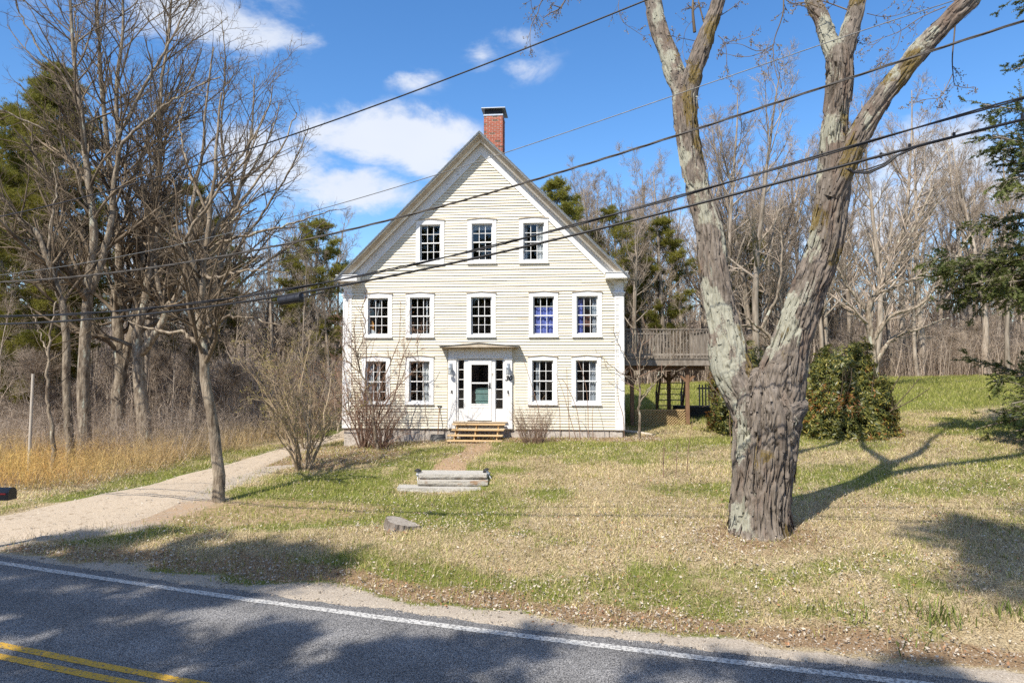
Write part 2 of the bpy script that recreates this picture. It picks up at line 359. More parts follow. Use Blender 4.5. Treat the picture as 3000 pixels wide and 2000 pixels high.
M['pine_bark'] = mat("pine_bark", (.12, .095, .075), (.20, .165, .13), 6, .95, stretch=(1.5, 1.5, .5), bump=.6, bscale=9, bdist=.04)
M['pine'] = mat("pine_needles", (.14, .15, .028), (.31, .28, .055), scale=.9, trans=.4, rough= .6, rand=.2, contrast=(.3, .7), spec=.25)
M['hemlock'] = mat("hemlock_needles", (.07, .10, .026), (.19, .21, .055), scale=1.1, trans=.35, rough= .6, contrast=(.35, .7), spec=.25)
M['rhodo'] = mat("rhododendron_leaves", (1, 1, 1), trans=.25, rough=.42, attr="Col", spec=.4)
M['hill'] = mat("far_woods", (.16, .13, .11), (.26, .215, .19), .25, .95, c2=(.07, .085, .04), c2amt=.58, c2scale=.05)

def maple_mat():
    m, nt, p = new_mat("shaggy_maple_bark"); N = nt.nodes.new; L = nt.links.new
    pos = N("ShaderNodeNewGeometry").outputs["Position"]; p.inputs["Roughness"].default_value = .95; p.inputs["Specular IOR Level"].default_value = .1
    mp = N("ShaderNodeMapping"); mp.inputs["Scale"].default_value = (1, 1, .3); L(pos, mp.inputs[0])
    def noise(sc, dt, vec):
        n = N("ShaderNodeTexNoise"); n.inputs["Scale"].default_value = sc; n.inputs["Detail"].default_value = dt; n.inputs["Roughness"].default_value = .65; L(vec, n.inputs["Vector"]); return n.outputs[0]
    def mr(x, a, b):
        r = N("ShaderNodeMapRange"); r.inputs[1].default_value = a; r.inputs[2].default_value = b; L(x, r.inputs[0]); return r.outputs[0]
    def mx(f, a, b):
        x = N("ShaderNodeMix"); x.data_type = 'RGBA'; L(f, x.inputs[0])
        for i, s in ((6, a), (7, b)):
            if isinstance(s, tuple): x.inputs[i].default_value = (*s, 1)
            else: L(s, x.inputs[i])
        return x.outputs[2]
    def attr(n):
        a = N("ShaderNodeAttribute"); a.attribute_name = n; return a.outputs["Fac"]
    c = mx(mr(noise(14, 7, mp.outputs[0]), .3, .7), (.085, .07, .057), (.275, .237, .20))
    c = mx(mr(noise(3.5, 5, mp.outputs[0]), .52, .70), c, (.15, .105, .08))
    fine = noise(45, 4, pos)
    def masked(name, lo, hi):
        a = N("ShaderNodeMath"); a.operation = 'MULTIPLY_ADD'; L(fine, a.inputs[0]); a.inputs[1].default_value = .8; L(attr(name), a.inputs[2]); return mr(a.outputs[0], lo, hi)
    c = mx(masked("lichen", .60, .72), c, (.31, .305, .245))
    c = mx(masked("moss", .64, .78), c, (.15, .11, .04))
    L(c, p.inputs["Base Color"])
    b = N("ShaderNodeBump"); b.inputs["Strength"].default_value = .8; b.inputs["Distance"].default_value = .02; L(noise(30, 6, mp.outputs[0]), b.inputs["Height"]); L(b.outputs[0], p.inputs["Normal"])
    return m
M['maple'] = maple_mat()

# ------------------------------------------------------------------ terrain
def wl(x):  # far white edge line of the road
    x = np.asarray(x, float); xc = np.clip(x, -12, 12)
    s = -.3275 + .008 * xc
    return 8.11 - .3275 * xc + .004 * xc * xc + s * (x - xc)
def wslope(x): return -.3275 + .008 * np.clip(np.asarray(x, float), -12, 12)
def rd(x, y):  # signed distance beyond the white line
    return (np.asarray(y, float) - wl(x)) / np.sqrt(1 + wslope(x) ** 2)

CP = [(-60, 60, -.5), (-40, 40, -.5), (-40, 24, -.2), (-20, 25, -.1), (-20, 40, -.3), (-15, 18.5, 0), (-12, 30, .02), (-10.1, 16.9, .05), (-9.6, 13.5, .02), (-9, 19, .1), (-8, 24, .2), (-7.5, 29.7, .38), (-8, 45, .4),
      (-6.4, 15.5, .14), (-5.9, 23.6, .36), (-4.2, 22.3, .5), (-4, 19, .42), (-4, 17, .25), (-1.7, 16.4, .19), (-1.7, 17.6, .52), (-1.2, 20, .6), (-1.2, 22.6, .64), (1, 22.7, .70), (3.8, 22.9, .74), (2, 17.5, .52), (-2.1, 12.5, .15), (-6, 12.5, .05), (0, 12, .17), (0, 9.7, .06),
      (3.98, 11.2, .26), (5, 14.5, .5), (4, 9, .1), (8, 8, .1), (9, 17.5, .78), (7, 24.5, .86), (6.5, 27, .92), (10.7, 21.5, .97), (14, 15, .8), (14, 8, .25), (20, 10, .6), (16, 22, 1.3), (22, 30, 1.9), (22, 45, 2.3), (15, 45, 2.1), (8, 45, 1.78), (5, 35, 1.35), (-2, 40, 1.2),
      (0, 60, 2.0), (30, 60, 2.6), (60, 60, 2.9), (60, 30, 2.4), (-60, 20, -.3), (60, 5, 1.2), (0, 100, 2.2), (-80, 110, 0), (80, 110, 3), (-25, 3, -.2), (0, -4, 0), (25, -8, 0), (-10, -25, .2), (30, -30, .5)]
CP = np.array(CP, float)
def _tps():
    X = CP[:, :2]; n = len(X)
    r2 = ((X[:, None] - X[None]) ** 2).sum(-1); K = np.where(r2 > 0, r2 * np.log(r2 + 1e-12) * .5, 0) + np.eye(n) * .3
    Pm = np.c_[np.ones(n), X]; A = np.block([[K, Pm], [Pm.T, np.zeros((3, 3))]])
    return np.linalg.solve(A, np.r_[CP[:, 2], 0, 0, 0])
TW = _tps()
def gz(x, y):
    x = np.asarray(x, float); y = np.asarray(y, float); sh = x.shape
    xc = np.clip(x.ravel(), -80, 80); yc = np.clip(y.ravel(), -30, 110); z = np.full(xc.shape, TW[-3]) + TW[-2] * xc + TW[-1] * yc
    for i in range(len(CP)):
        r2 = (xc - CP[i, 0]) ** 2 + (yc - CP[i, 1]) ** 2
        z += TW[i] * r2 * np.log(r2 + 1e-12) * .5
    z = z.reshape(sh)
    d = rd(x, y)
    z = z * sstep(.4, 3.0, np.abs(d + 2.3) - 2.3)
    bump = (fbm2(x, y, .55, 3) - .5) * .13 * sstep(1.2, 3, d)
    z = z + bump + sstep(.9, 1.9, d) * .05
    return np.where((d > -5.15) & (d < .22), -.07, z)
def g1(x, y): return float(gz(np.array([x]), np.array([y]))[0])

DRV_U = [(-700, 1640), (0, 1511), (230, 1460), (421, 1422), (612, 1371), (753, 1333), (842, 1307), (995, 1266), (1040, 1240)]
DRV_L = [(-500, 1740), (0, 1590), (383, 1538), (520, 1482), (663, 1410), (770, 1372), (880, 1326), (1010, 1284), (1085, 1250)]
def ground_pt(u, v):
    a = at(u, v, 10.0); c = np.array([0, 0, CAMH]); r = (a - c) / 10
    lo, hi = 2.0, 90.0
    ts = np.linspace(2, 80, 800); P = c + r * ts[:, None]; below = np.where(P[:, 2] < gz(P[:, 0], P[:, 1]))[0]
    t = ts[below[0]] if len(below) else 80
    return (c + r * t)[:2]
def smooth_line(pts, n):
    pts = np.array(pts, float); t = np.r_[0, np.cumsum(np.linalg.norm(np.diff(pts, axis=0), axis=1))]; s = np.linspace(0, t[-1], n)
    return np.stack([np.interp(s, t, pts[:, k]) for k in range(pts.shape[1])], 1)
drv_u = [ground_pt(*p) for p in DRV_U]; drv_l = [ground_pt(*p) for p in DRV_L]
drv_u += [drv_u[-1] + np.array([1.2, 14.])]; drv_l += [drv_l[-1] + np.array([1.2, 14.])]
DU = smooth_line(drv_u, 120); DL = smooth_line(drv_l, 120)
drive_poly = np.concatenate([DU, DL[::-1]])
def in_poly(x, y, poly):
    x = np.asarray(x); y = np.asarray(y); r = np.zeros(x.shape, bool); px, py = poly[:, 0], poly[:, 1]; n = len(poly); j = n - 1
    for i in range(n):
        c = ((py[i] > y) != (py[j] > y)) & (x < (px[j] - px[i]) * (y - py[i]) / (py[j] - py[i] + 1e-12) + px[i]); r ^= c; j = i
    return r

PSI = math.radians(5.0); HO = np.array([-1.0, 23.6]) + np.array([math.cos(PSI), -math.sin(PSI)]) * -.07
HAX = np.array([math.cos(PSI), -math.sin(PSI)]); HN = np.array([math.sin(PSI), math.cos(PSI)])
def hw(x, y, z=0.0):
    p = HO + HAX * x + HN * y; return np.array([p[0], p[1], z])
def hloc(x, y):
    dx = np.asarray(x) - HO[0]; dy = np.asarray(y) - HO[1]; return dx * HAX[0] + dy * HAX[1], dx * HN[0] + dy * HN[1]

def masks(x, y):
    d = rd(x, y); n = fbm2(x, y, .8, 4, 3); nb = fbm2(x, y, .42, 5, 9); nf = fbm2(x, y, 1.6, 4, 15)
    lx, ly = hloc(x, y)
    gravel = sstep(.80, .35, d + (n - .5) * 1.2) * (d > 0) + (d < 0) * 1.0
    litter = sstep(.4, .9, d + (n - .5) * 1.0) * sstep(1.9, .9, d + (n - .5) * 1.8) * .85
    litter = np.maximum(litter, sstep(1.7, .5, np.hypot((x - 4.2) / 1.2, y - 11.5)) * .6)
    litter = np.maximum(litter, sstep(2.6, 1.0, np.hypot((x + 5.4) / 1.4, (y - 20.8) / 1.3)) * .8)
    litter = np.maximum(litter, ((ly > -1.9) & (ly < .5) & (np.abs(lx) < 6)) * sstep(-1.7, -1.0, ly) * .9)
    litter = np.maximum(litter, (x < -8) * sstep(-9, -12, x) * sstep(14, 20, y) * .8)
    litter = np.maximum(litter, sstep(44, 50, y) * .9)
    grn = .26 + .66 * sstep(.40, .66, nb)
    grn = np.maximum(grn, sstep(5.5, 2.0, np.abs(x + 3.2)) * sstep(2.4, .8, np.abs(y - 14.3)) * (.35 + 1.1 * nf))
    grn = np.maximum(grn, sstep(2.2, .8, np.abs(y - (20.6 + .05 * x))) * sstep(-1.5, .5, x) * (x < 11) * (.3 + 1.1 * nf))
    grn = np.maximum(grn, sstep(24, 27.5, y) * (x > 4) * (.62 + .5 * (n - .3)))
    grn = np.clip(grn * (.55 + .9 * nf), 0, .95) * (.85 + .15 * sstep(10.5, 13.5, y + .33 * x))
    grn = np.where((y < 20.5), grn * (1 - .25 * sstep(-1, 3, x)), grn)
    t = np.clip((y - 17.2) / (22.4 - 17.2), 0, 1); pathx = -1.55 + .55 * t + .12 * np.sin(y * 1.3)
    dirt = sstep(.62, .25, np.abs(x - pathx)) * (y > 17.0) * (y < 22.9) * .95
    dirt = np.maximum(dirt, sstep(1.2, .5, np.hypot((x - 9.8) / 2.2, (y - 29) / 2)) * .6)
    dirt = np.maximum(dirt, sstep(2.2, .8, np.hypot((x + 5.6) / 2.6, (y - 14.3))) * .55)
    k = np.argmin(((np.asarray(DL)[:, None, :] - np.stack([x.ravel(), y.ravel()], -1)[None]) ** 2).sum(-1), 0) if x.size < 4e5 else None
    if k is not None:
        dd = np.hypot(x.ravel() - DL[k, 0], y.ravel() - DL[k, 1]).reshape(x.shape); ap = sstep(1.5, .2, dd + (n - .5) * 1.8) * (y < 20) * (d > .2); gravel = np.maximum(gravel, ap * .9)
    return gravel, litter, grn, dirt

def spaced(a, b, fine, lo, hi, n0=26, n1=26):
    mid = np.arange(a, b, fine); L0 = a - np.geomspace(fine, a - lo, n0)[::-1]; H0 = b + np.geomspace(fine, hi - b, n1)
    return np.r_[L0, mid, H0]
xs = spaced(-17, 19, .15, -420, 420); ys = spaced(4.5, 30, .15, -120, 520, 22, 34)
GX, GY = np.meshgrid(xs, ys, indexing='xy'); GZ = gz(GX, GY)
nx, ny = len(xs), len(ys); idx = np.arange(nx * ny).reshape(ny, nx)
gm = np_mesh("ground", np.stack([GX, GY, GZ], -1).reshape(-1, 3), np.stack([idx[:-1, :-1], idx[:-1, 1:], idx[1:, 1:], idx[1:, :-1]], -1).reshape(-1, 4), M['ground'], True)
for nm, A in zip(("gravel", "litter", "grn", "dirt"), masks(GX, GY)): attr_f(gm, nm, A.ravel())
tag(link("ground", gm), kind="structure")

def strip(name, d0, d1, z, m, x0=-90, x1=60, n=700, jag0=0, jag1=0, across=2):
    x = np.linspace(x0, x1, n); s = wslope(x); nn = np.sqrt(1 + s * s); nxv, nyv = -s / nn, 1 / nn
    V = []; D = []
    for k in range(across):
        t = k / (across - 1); dd = d0 + (d1 - d0) * t
        j = (fbm2(x, x * 0, 2.3, 4, 31 + k) - .5) * (jag0 if k == 0 else jag1 if k == across - 1 else 0)
        V.append(np.stack([x + nxv * (dd + j), wl(x) + nyv * (dd + j), np.full(n, z)], -1)); D.append(np.full(n, dd))
    V = np.concatenate(V); i = np.arange(n - 1)
    Fq = np.concatenate([np.stack([k * n + i, k * n + i + 1, (k + 1) * n + i + 1, (k + 1) * n + i], -1) for k in range(across - 1)])
    me = np_mesh(name, V, Fq, m); D = np.concatenate(D)
    if across > 2: attr_f(me, "track", np.exp(-((D + .62) / .28) ** 2) + np.exp(-((D + 1.75) / .28) ** 2) + np.exp(-((D + 2.95) / .28) ** 2) + np.exp(-((D + 4.1) / .28) ** 2))
    o = link(name, me); return tag(o, kind="structure")
strip("road", -4.95, .26, 0.0, M['asphalt'], jag0=.3, jag1=.26, across=48, n=1400)
strip("road_edge_line", -.065, .065, .004, M['white_line'], jag0=.03, jag1=.03, n=1400)
strip("road_centre_line", -2.23, -2.12, .004, M['yellow_line'], jag0=.02, jag1=.02, n=1400)
strip("road_centre_line", -2.44, -2.33, .004, M['yellow_line'], jag0=.02, jag1=.02, n=1400)
strip("road_edge_line", -4.7, -4.57, .004, M['white_line'])

def driveway():
    n = len(DU); k = 22; t = np.linspace(0, 1, k)
    jag = (fbm2(np.arange(n) * .5, np.zeros(n), 1, 4, 5) - .5) * 1.6; jag2 = (fbm2(np.arange(n) * .5, np.zeros(n), 1, 4, 8) - .5) * 1.6
    a = DU + np.stack([jag * .4, jag], 1) * .5; b = DL + np.stack([jag2 * .4, jag2], 1) * .5
    P = a[:, None] * (1 - t)[None, :, None] + b[:, None] * t[None, :, None]
    z = gz(P[..., 0], P[..., 1]); d = rd(P[..., 0], P[..., 1])
    edge = np.minimum(np.minimum(t, 1 - t)[None, :] * 6, 1)
    z = np.maximum(z, -.02) + .05 * edge - .012 - .012 * np.exp(-((t - .3) / .06) ** 2)[None] - .012 * np.exp(-((t - .7) / .06) ** 2)[None]
    V = np.concatenate([P, z[..., None]], -1).reshape(-1, 3); idx = np.arange(n * k).reshape(n, k)
    keep = (d[:-1, :-1] > .3) & (d[1:, 1:] > .3)
    Fq = np.stack([idx[:-1, :-1], idx[1:, :-1], idx[1:, 1:], idx[:-1, 1:]], -1)[keep]
    tag(link("driveway", np_mesh("driveway", V, Fq, M['driveway'], True)), kind="structure")
driveway()

def hills():
    x = np.linspace(-420, 420, 160); V = []; 
    for k, (y, f) in enumerate(((170, 0), (230, .75), (300, 1.0))):
        h = 3 + (11 + 6 * fbm2(x, x * 0, .012, 3, 4) * 2) * f + (fbm2(x, x * 0, .14, 3, 6) - .5) * 5 * f
        V.append(np.stack([x, np.full_like(x, y) - np.abs(x) * .18, h - 4.5 * (1 - f)], -1))
    V = np.concatenate(V); n = len(x); i = np.arange(n - 1)
    Fq = np.concatenate([np.stack([k * n + i, k * n + i + 1, (k + 1) * n + i + 1, (k + 1) * n + i], -1) for k in range(2)])
    a = np.linspace(math.radians(95), math.radians(265), 90); V2 = []   # wooded rise on the near side of the road, behind the viewpoint
    for r0, h0, j in ((48, 0, 0), (62, 12, 1.0), (95, 17, 1.0)):
        h = h0 + (fbm2(a * 40, a * 0, .9, 4, 11) - .5) * 9 * j; V2.append(np.stack([np.sin(a) * r0 * 1.2, np.cos(a) * r0, h - .6], -1))
    m2 = len(a); i2 = np.arange(m2 - 1); b = len(V); V = np.concatenate([V] + V2)
    Fq = np.concatenate([Fq] + [b + np.stack([k * m2 + i2, k * m2 + i2 + 1, (k + 1) * m2 + i2 + 1, (k + 1) * m2 + i2], -1) for k in range(2)])
    tag(link("hills", np_mesh("hills", V, Fq, M['hill'], True)), kind="structure")
hills()

# ------------------------------------------------------------------ farmhouse (local frame: x along the front, y back into the house, z up from road level)
HS = empty("farmhouse", (HO[0], HO[1], 0), -PSI, "three storey cream clapboard farmhouse with steep front gable and white trim", "house")
WTOP = [(-1.80, 8.32, 8.135, 6.865, 6.73), (.03, 8.32, 8.14, 6.865, 6.73), (1.83, 8.32, 8.13, 6.85, 6.72)]
WMID = [(-3.64, 5.76, 5.575, 4.295, 4.175), (-2.145, 5.76, 5.58, 4.295, 4.175), (.01, 5.76, 5.58, 4.29, 4.175), (2.165, 5.755, 5.575, 4.285, 4.17), (3.655, 5.755, 5.58, 4.29, 4.165)]
WLOW = [(-3.695, 3.54, 3.36, 1.93, 1.85), (-2.155, 3.55, 3.36, 1.96, 1.85), (2.13, 3.55, 3.385, 1.98, 1.855), (3.62, 3.55, 3.385, 1.98, 1.85)]
WINS = WTOP + WMID + WLOW
OPEN = [(x - .36, x + .36, b, t) for x, _, t, b, _ in WINS] + [(-.80, .78, 1.30, 3.45)]
def free(x0, x1, z0, z1, pad=0.0, opens=OPEN):
    segs = [(x0, x1)]
    for a, b, c, d in opens:
        if c - pad < z1 - 1e-6 and d + pad > z0 + 1e-6:
            o = []
            for s, e in segs:
                if b + pad <= s or a - pad >= e: o.append((s, e)); continue
                if a - pad > s: o.append((s, a - pad))
                if b + pad < e: o.append((b + pad, e))
            segs = o
    return [s for s in segs if s[1] - s[0] > .03]
HWD = 4.87; DEP = 11.0
# front wall: sheathing with real openings
fw = MB(); zc = sorted({1.0, 5.73, 10.6} | {z for o in OPEN for z in o[2:]})
for z0, z1 in zip(zc[:-1], zc[1:]):
    if z1 <= 5.74:
        for a, b in free(-HWD + .02, HWD - .02, z0, z1): fw.box(a, .0, z0, b, .12, z1)
    else:
        n = max(1, int((z1 - z0) / .2))
        for k in range(n):
            u0 = z0 + (z1 - z0) * k / n; u1 = z0 + (z1 - z0) * (k + 1) / n; lim = min(HWD - .02, 10.75 - u1)
            if lim > .05:
                for a, b in free(-lim, lim, u0, u1): fw.box(a, .0, u0, b, .12, u1)
front = fw.build("front_wall", M['clap'], HS)
# clapboards, one object each
unit = MB(); unit.add([(0, -.036, 0), (1, -.036, 0), (1, 0, 0), (0, 0, 0), (0, -.005, 1), (1, -.005, 1), (1, 0, 1), (0, 0, 1)],
                      [(0, 3, 2, 1), (4, 5, 6, 7), (0, 1, 5, 4), (1, 2, 6, 5), (2, 3, 7, 6), (3, 0, 4, 7)])
um = unit.mesh("clapboard", M['clap'])
rows = []; EXPO = .0965; z = 1.04; rr = random.Random(3)
cas = [(x - .46, x + .46, s + .03, t - .03) for x, t, _, _, s in WINS] + [(-1.18, 1.18, .5, 3.83)]
while z < 10.6:
    h = EXPO + .012; lim = 4.72 if z < 5.9 else min(4.72, 10.80 - z)
    if z > 6.15: lim = min(4.72, 10.78 - z - .09)
    for a, b in free(-lim, lim, z + .02, z + EXPO - .02, 0, cas):
        if b - a > 3.2 and rr.random() < .45:
            c = rr.uniform(a + 1, b - 1); rows += [(a, c - .002, z), (c + .002, b, z)]
        else: rows.append((a, b, z))
    z += EXPO
rows.sort(key=lambda r: r[0] - r[1])
rest = MB()
for i, (a, b, z) in enumerate(rows):
    if i < 296:
        link("clapboard", um, front, (a, -.001 - .002 * rr.random(), z + rr.uniform(-.004, .004)), (0, rr.uniform(-.0012, .0012), 0), (b - a, 1 + rr.uniform(-.12, .25), EXPO + .010))
    else:
        rest.add([(a, -.026, z), (b, -.026, z), (b, 0, z), (a, 0, z), (a, -.007, z + EXPO + .01), (b, -.007, z + EXPO + .01), (b, 0, z + EXPO + .01), (a, 0, z + EXPO + .01)],
                 [(0, 3, 2, 1), (4, 5, 6, 7), (0, 1, 5, 4), (1, 2, 6, 5), (2, 3, 7, 6), (3, 0, 4, 7)])
if rest.v: tag(rest.build("clapboard", M['clap'], front), kind="stuff")
# side and back walls with stepped boards joined in one
for s in (-1, 1):
    m = MB(); z = 1.04
    m.box(min(s * HWD, s * (HWD - .12)), .12, 1.0, max(s * HWD, s * (HWD - .12)), DEP, 6.0)
    while z < 5.9:
        p = [(s * HWD, z), (s * (HWD + .024), z), (s * (HWD + .006), z + EXPO), (s * HWD, z + EXPO)]
        m.add([(x, .13, zz) for x, zz in p] + [(x, DEP, zz) for x, zz in p], [(0, 1, 2, 3), (7, 6, 5, 4), (0, 4, 5, 1), (1, 5, 6, 2), (2, 6, 7, 3), (3, 7, 4, 0)]); z += EXPO
    tag(m.build("side_wall", M['clap'], HS), kind="stuff")
m = MB(); m.prism([(-HWD, 1.0), (HWD, 1.0), (HWD, 6.0), (0, 10.8), (-HWD, 6.0)], DEP - .1, DEP); m.build("back_wall", M['clap'], HS)
# foundation, water table
m = MB(); xq = -4.85
while xq < 4.84:
    w = min(rr.uniform(1.1, 2.2), 4.85 - xq); m.box(xq, .02 + rr.uniform(0, .015), -.2, xq + w - .012, .4, 1.01 + rr.uniform(-.012, 0)); xq += w
m.box(-4.85, .3, -.2, -4.5, DEP, 1.0); m.box(4.5, .3, -.2, 4.85, DEP, 1.0); m.box(-4.85, DEP - .3, -.2, 4.85, DEP, 1.0)
m.build("foundation", M['found'], HS, bevel=.02)
# dim rooms behind the glass
m = MB()
for z in (1.2, 3.75, 6.25, 8.6): lim = min(4.7, 10.6 - z); m.box(-lim, .13, z - .1, lim, DEP - .15, z)
tag(m.build("interior_floor", M['interior'], HS), kind="stuff")
m = MB(); m.prism([(-4.7, 1.2), (4.7, 1.2), (4.7, 5.9), (2.0, 8.6), (-2.0, 8.6), (-4.7, 5.9)], 4.2, 4.3)
for x in (-1.2, 1.1): m.box(x - .05, .9, 1.2, x + .05, 4.2, 8.5)
m.build("interior_wall", M['interior'], HS)
# corner boards
for s in (-1, 1):
    m = MB(); x0, x1 = sorted((s * 4.585, s * 4.885))
    m.box(x0, -.03, 1.03, x1, .05, 5.60)
    for a, b in ((x0, x0 + .045), (x1 - .045, x1)): m.box(a, -.045, 1.03, b, -.03, 5.60)
    m.box(x0 + .045, -.045, 1.03, x1 - .045, -.03, 1.35); m.box(x0 + .045, -.045, 5.50, x1 - .045, -.03, 5.6)
    m.box(s * 4.885 if s > 0 else s * 4.885 - .02, -.03, 1.03, s * 4.885 + .02 if s > 0 else s * 4.885, .3, 5.6)
    m.box(x0, -.036, 5.72, x1, .05, 6.11)
    cb = m.build("corner_board", M['trim'], HS, bevel=.004)
    m = MB(); m.box(x0 - .03, -.075, 5.60, x1 + .03, .06, 5.66); m.box(x0 - .055, -.105, 5.66, x1 + .055, .06, 5.72); m.build("cap", M['trim'], cb, bevel=.004)
    # cornice return
    m = MB(); a, b = sorted((s * 4.27, s * 5.0)); m.box(a, -.50, 6.13, b, -.03, 6.32); m.box(a - .02, -.53, 6.32, b + .02, -.03, 6.345); m.build("cornice_return", M['trim'], HS, bevel=.006)
    m = MB(); a, b = sorted((s * 4.9, s * 5.03)); m.box(a, -.03, 6.02, b, DEP + .2, 6.30); a, b = sorted((s * 4.872, s * 4.9)); m.box(a, .06, 5.72, b, DEP, 6.30); m.build("eave_box", M['trim'], HS)
    # sloped trim along the gable
    def slope(lo, hi, y0, y1, xe, x_in=0.0):
        q = MB(); P = [(s * x_in, lo - x_in), (s * xe, lo - xe), (s * xe, hi - xe), (s * x_in, hi - x_in)]
        if s > 0: pass
        else: P = P[::-1]
        q.prism(P, y0, y1); return q
    slope(10.59, 10.965, -.045, .10, 4.60).build("frieze_board", M['trim'], HS)
    slope(10.55, 10.60, -.062, -.02, 4.60).build("frieze_bead", M['trim'], HS)
    def crown(lo, hi, ylo, yhi, yb, xe):   # moulding whose face slopes outward and up
        V = []
        for x in (0, xe):
            for z, y in ((lo, ylo), (hi, yhi), (hi, yb), (lo, yb)): V.append((s * x, y, z - x))
        q = MB(); Fs = [(0, 1, 2, 3), (7, 6, 5, 4), (0, 4, 5, 1), (1, 5, 6, 2), (2, 6, 7, 3), (3, 7, 4, 0)]
        return q.add(V, Fs if s > 0 else [f[::-1] for f in Fs])
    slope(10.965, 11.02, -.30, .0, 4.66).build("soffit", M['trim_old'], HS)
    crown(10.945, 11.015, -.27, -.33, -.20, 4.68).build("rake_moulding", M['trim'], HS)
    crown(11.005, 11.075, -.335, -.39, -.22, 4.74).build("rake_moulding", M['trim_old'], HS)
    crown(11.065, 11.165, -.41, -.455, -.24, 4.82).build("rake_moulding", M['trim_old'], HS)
    slope(11.16, 11.20, -.50, -.25, 4.90).build("rake_board", M['trim'], HS)
# roof
for s in (-1, 1):
    m = MB(); n = 46; Lx = 5.06
    for k in range(n):   # shingle courses overlap downhill
        xa = Lx * k / n; xb = Lx * (k + 1) / n; q = .012
        ztop = 11.235
        P = [(s * xa, ztop - xa - .05), (s * xb, ztop - xb - .05), (s * xb, ztop - xb + q), (s * xa, ztop - xa)]
        if s < 0: P = P[::-1]
        m.prism(P, -.57, DEP + .3)
    m.build("roof", M['roof'], HS)
    m = MB(); P = [(0, 11.165), (s * 5.05, 11.165 - 5.05), (s * 5.05, 11.185 - 5.05), (0, 11.185)]
    m.prism(P if s > 0 else P[::-1], -.555, DEP + .28); m.build("drip_edge", M['metal'], HS)
# chimney with single bricks
CX0, CX1, CY0, CY1, CZ0, CZ1 = -.08, .62, 1.25, 2.05, 9.6, 12.42
ch = MB().box(CX0 + .006, CY0 + .006, CZ0, CX1 - .006, CY1 - .006, CZ1 - .004).build("chimney", M['mortar'], HS)
BL, BH, MJ = .197, .0585, .0125
bmesh_cache = {}
def brick(lx, ly, x, y, z, dark):
    key = (round(lx, 3), round(ly, 3), dark)
    if key not in bmesh_cache: bmesh_cache[key] = MB().box(0, 0, 0, lx, ly, BH).mesh("brick", M['brick_dark' if dark else 'brick'])
    link("brick", bmesh_cache[key], ch, (x, y, z))
zr = CZ1 - BH; k = 0
while zr > 10.05:
    off = (0 if k % 2 else -BL / 2)
    j = rr.uniform(-.002, .002)
    def run(a0, a1):
        x = a0 + off; o = []
        while x < a1 - .02:
            s0 = max(x, a0); s1 = min(x + BL, a1)
            if s1 - s0 > .02: o.append((s0, s1))
            x += BL + MJ
        return o
    for a, b in run(CX0, CX1):
        if zr + BH > 11.2 - max(0, b) : brick(b - a, .09, a, CY0 + j, zr, rr.random() < .10 or (a == CX0 and k % 2 == 0 and rr.random() < .7))
    for a, b in run(CY0 + .1, CY1):
        if zr + BH > 11.2 - CX1: brick(.09, b - a, CX1 - .09 + j, a, zr, rr.random() < .2)
    zr -= BH + MJ; k += 1
m = MB(); m.box(CX0 + .003, CY1 - .08, 11.0, CX1 - .1, CY1 + .0, CZ1 - .005); m.box(CX0, CY0 + .1, 11.0, CX0 + .08, CY1 - .09, CZ1 - .004); m.build("chimney_back", M['brick'], ch)
m = MB(); m.box(CX0 - .012, CY0 - .012, CZ1, CX1 + .012, CY1 + .012, CZ1 + .055); m.build("cap_collar", M['metal'], ch)
m = MB(); m.box(CX0 + .03, CY0 + .03, CZ1 + .055, CX1 - .03, CY1 - .03, CZ1 + .24); m.build("spark_screen", M['black'], ch)
m = MB()
t0, t1 = CZ1 + .245, CZ1 + .28
m.add([(CX0 - .09, CY0 - .12, t0), (CX1 + .11, CY0 - .12, t0), (CX1 + .11, CY1 + .15, t0), (CX0 - .09, CY1 + .15, t0), (CX0 - .07, CY0 - .10, t1), (CX1 + .09, CY0 - .10, t1), (CX1 + .09, CY1 + .13, t1), (CX0 - .07, CY1 + .13, t1)],
      [(0, 3, 2, 1), (4, 5, 6, 7), (0, 1, 5, 4), (1, 2, 6, 5), (2, 3, 7, 6), (3, 0, 4, 7)])
m.build("chimney_cap", M['metal'], ch)
